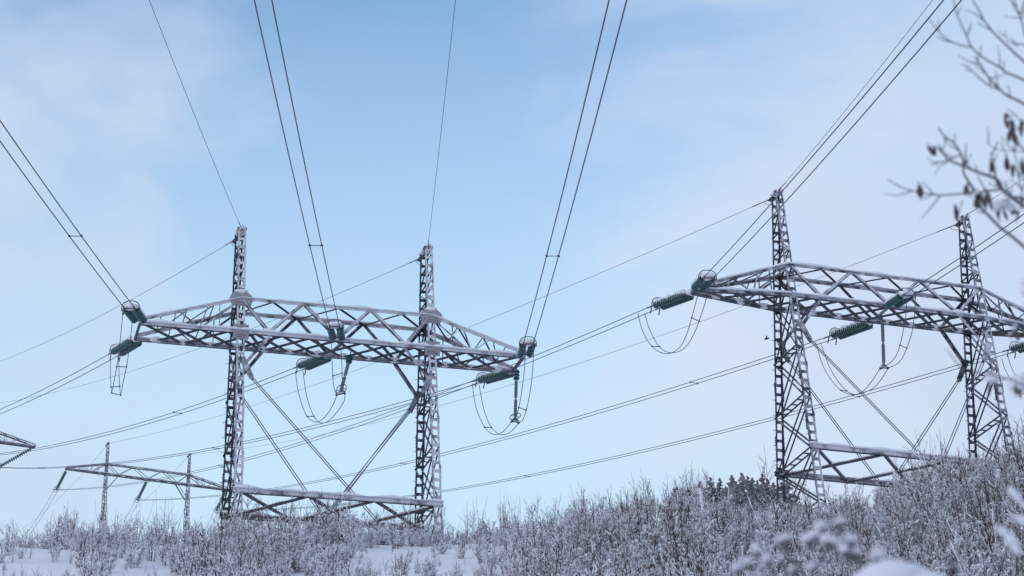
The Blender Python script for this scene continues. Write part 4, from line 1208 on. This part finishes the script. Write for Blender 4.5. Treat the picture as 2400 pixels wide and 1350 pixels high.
for i, (x, y, rx, rz) in enumerate(heads):
    dY = YP+.25*(rnd.random()-.5); c = at(x, y, dY); h = MB(); h.blob(at(x+3, y+rz*1.05, dY), (rx*kp*.55, rx*kp*.55, rz*kp*.7), rnd, 8, 6, .3)
    near = min(stem, key=lambda e: (e-c).length) if x > 1880 else at(x+30+20*rnd.random(), 1380, dY)
    h.tube([at(x+3, y+rz*1.2, dY), at(x+8, y+rz*2.0, dY).lerp(near, .3)+V((0, 0, -.01)), near], [.002, .0022, .003], 5)
    if x <= 1880: h.tube([near, V((near.x+.03, near.y, ground_z(near.x, near.y)))], .004, 5)
    ho = h.build('seed_head', LEAF, plant, o_, smooth=True)
    s_ = MB(); s_.blob(c, (rx*kp*.85, rx*kp*.8, rz*kp*.8), rnd, 10, 7, .4)
    for _ in range(6):
        s_.blob(c+V((rx*kp*(rnd.random()-.5)*1.4, rx*kp*(rnd.random()-.5), rz*kp*(rnd.random()-.6))), (rx*kp*(.22+.3*rnd.random()), rx*kp*.4, rz*kp*(.25+.3*rnd.random())), rnd, 8, 6, .4)
    s_.build('snow_cap', SNOW, ho, o_, smooth=True)

# a snow mound lying on a bush right under the lens axis, and snow-laden shoots at the right edge
YM = 4.1; km = YM/4680.0; mc = at(2085, 1372, YM)
mb_ = V((mc.x, YM, ground_z(mc.x, YM)-.1))
bush = empty('snow_laden_bush', mb_, 'blurred bush top under a smooth white snow mound at the bottom edge', 'shrub'); o_ = tuple(mb_)
m = MB()
for k in range(7):
    q = mc+V(((k-3)*.035, .03*(rnd.random()-.5), -.03)); m.tube([mb_+V(((k-3)*.03, 0, 0)), mb_.lerp(q, .6)+V((0, .03*(k % 3), 0)), q], [.012, .009, .005], 6)
m.build('stems', NEARBARK, bush, o_, smooth=True)
m = MB()
for x, y, rx, rz in ((2085, 1368, 90, 52), (2150, 1384, 75, 42), (2020, 1392, 70, 36), (1950, 1402, 60, 34), (2205, 1402, 45, 30)):
    m.blob(at(x, y, YM), (rx*km, rx*km, rz*km), rnd, 14, 9, .10)
m.build('snow_mound', SNOW, bush, o_, smooth=True)
YS = 5.0; ks = YS/4680.0; sb = at(2480, 1420, YS); sb = V((sb.x, YS, ground_z(sb.x, YS)-.1))
sh = empty('snowy_shoots', sb, 'blurred arching shoots loaded with snow at the lower right edge', 'shrub'); o_ = tuple(sb)
for pl in ([(2480, 1400), (2420, 1335), (2386, 1298), (2367, 1268), (2338, 1241)], [(2480, 1290), (2430, 1225), (2400, 1190), (2376, 1162), (2364, 1150)], [(2480, 1270), (2430, 1240), (2400, 1226), (2370, 1212)]):
    P = px_curve(pl, YS, YS); m = MB(); m.tube([sb, sb.lerp(P[0], .6)]+P, [.01, .008]+[.006-.004*i/len(P) for i in range(len(P))], 6)
    so_ = m.build('shoot', NEARBARK, sh, o_, smooth=True)
    m = MB()
    for i in range(len(P)//2, len(P)):
        q = P[i]; r2 = 9*ks*(.45+.75*rnd.random())*(1.0 if i < len(P)-2 else .6); m.blob(q+V((0, -.004, r2*.5)), (r2*1.2, r2, r2*1.05), rnd, 9, 6)
    m.build('snow_cap', SNOW, so_, o_, smooth=True)
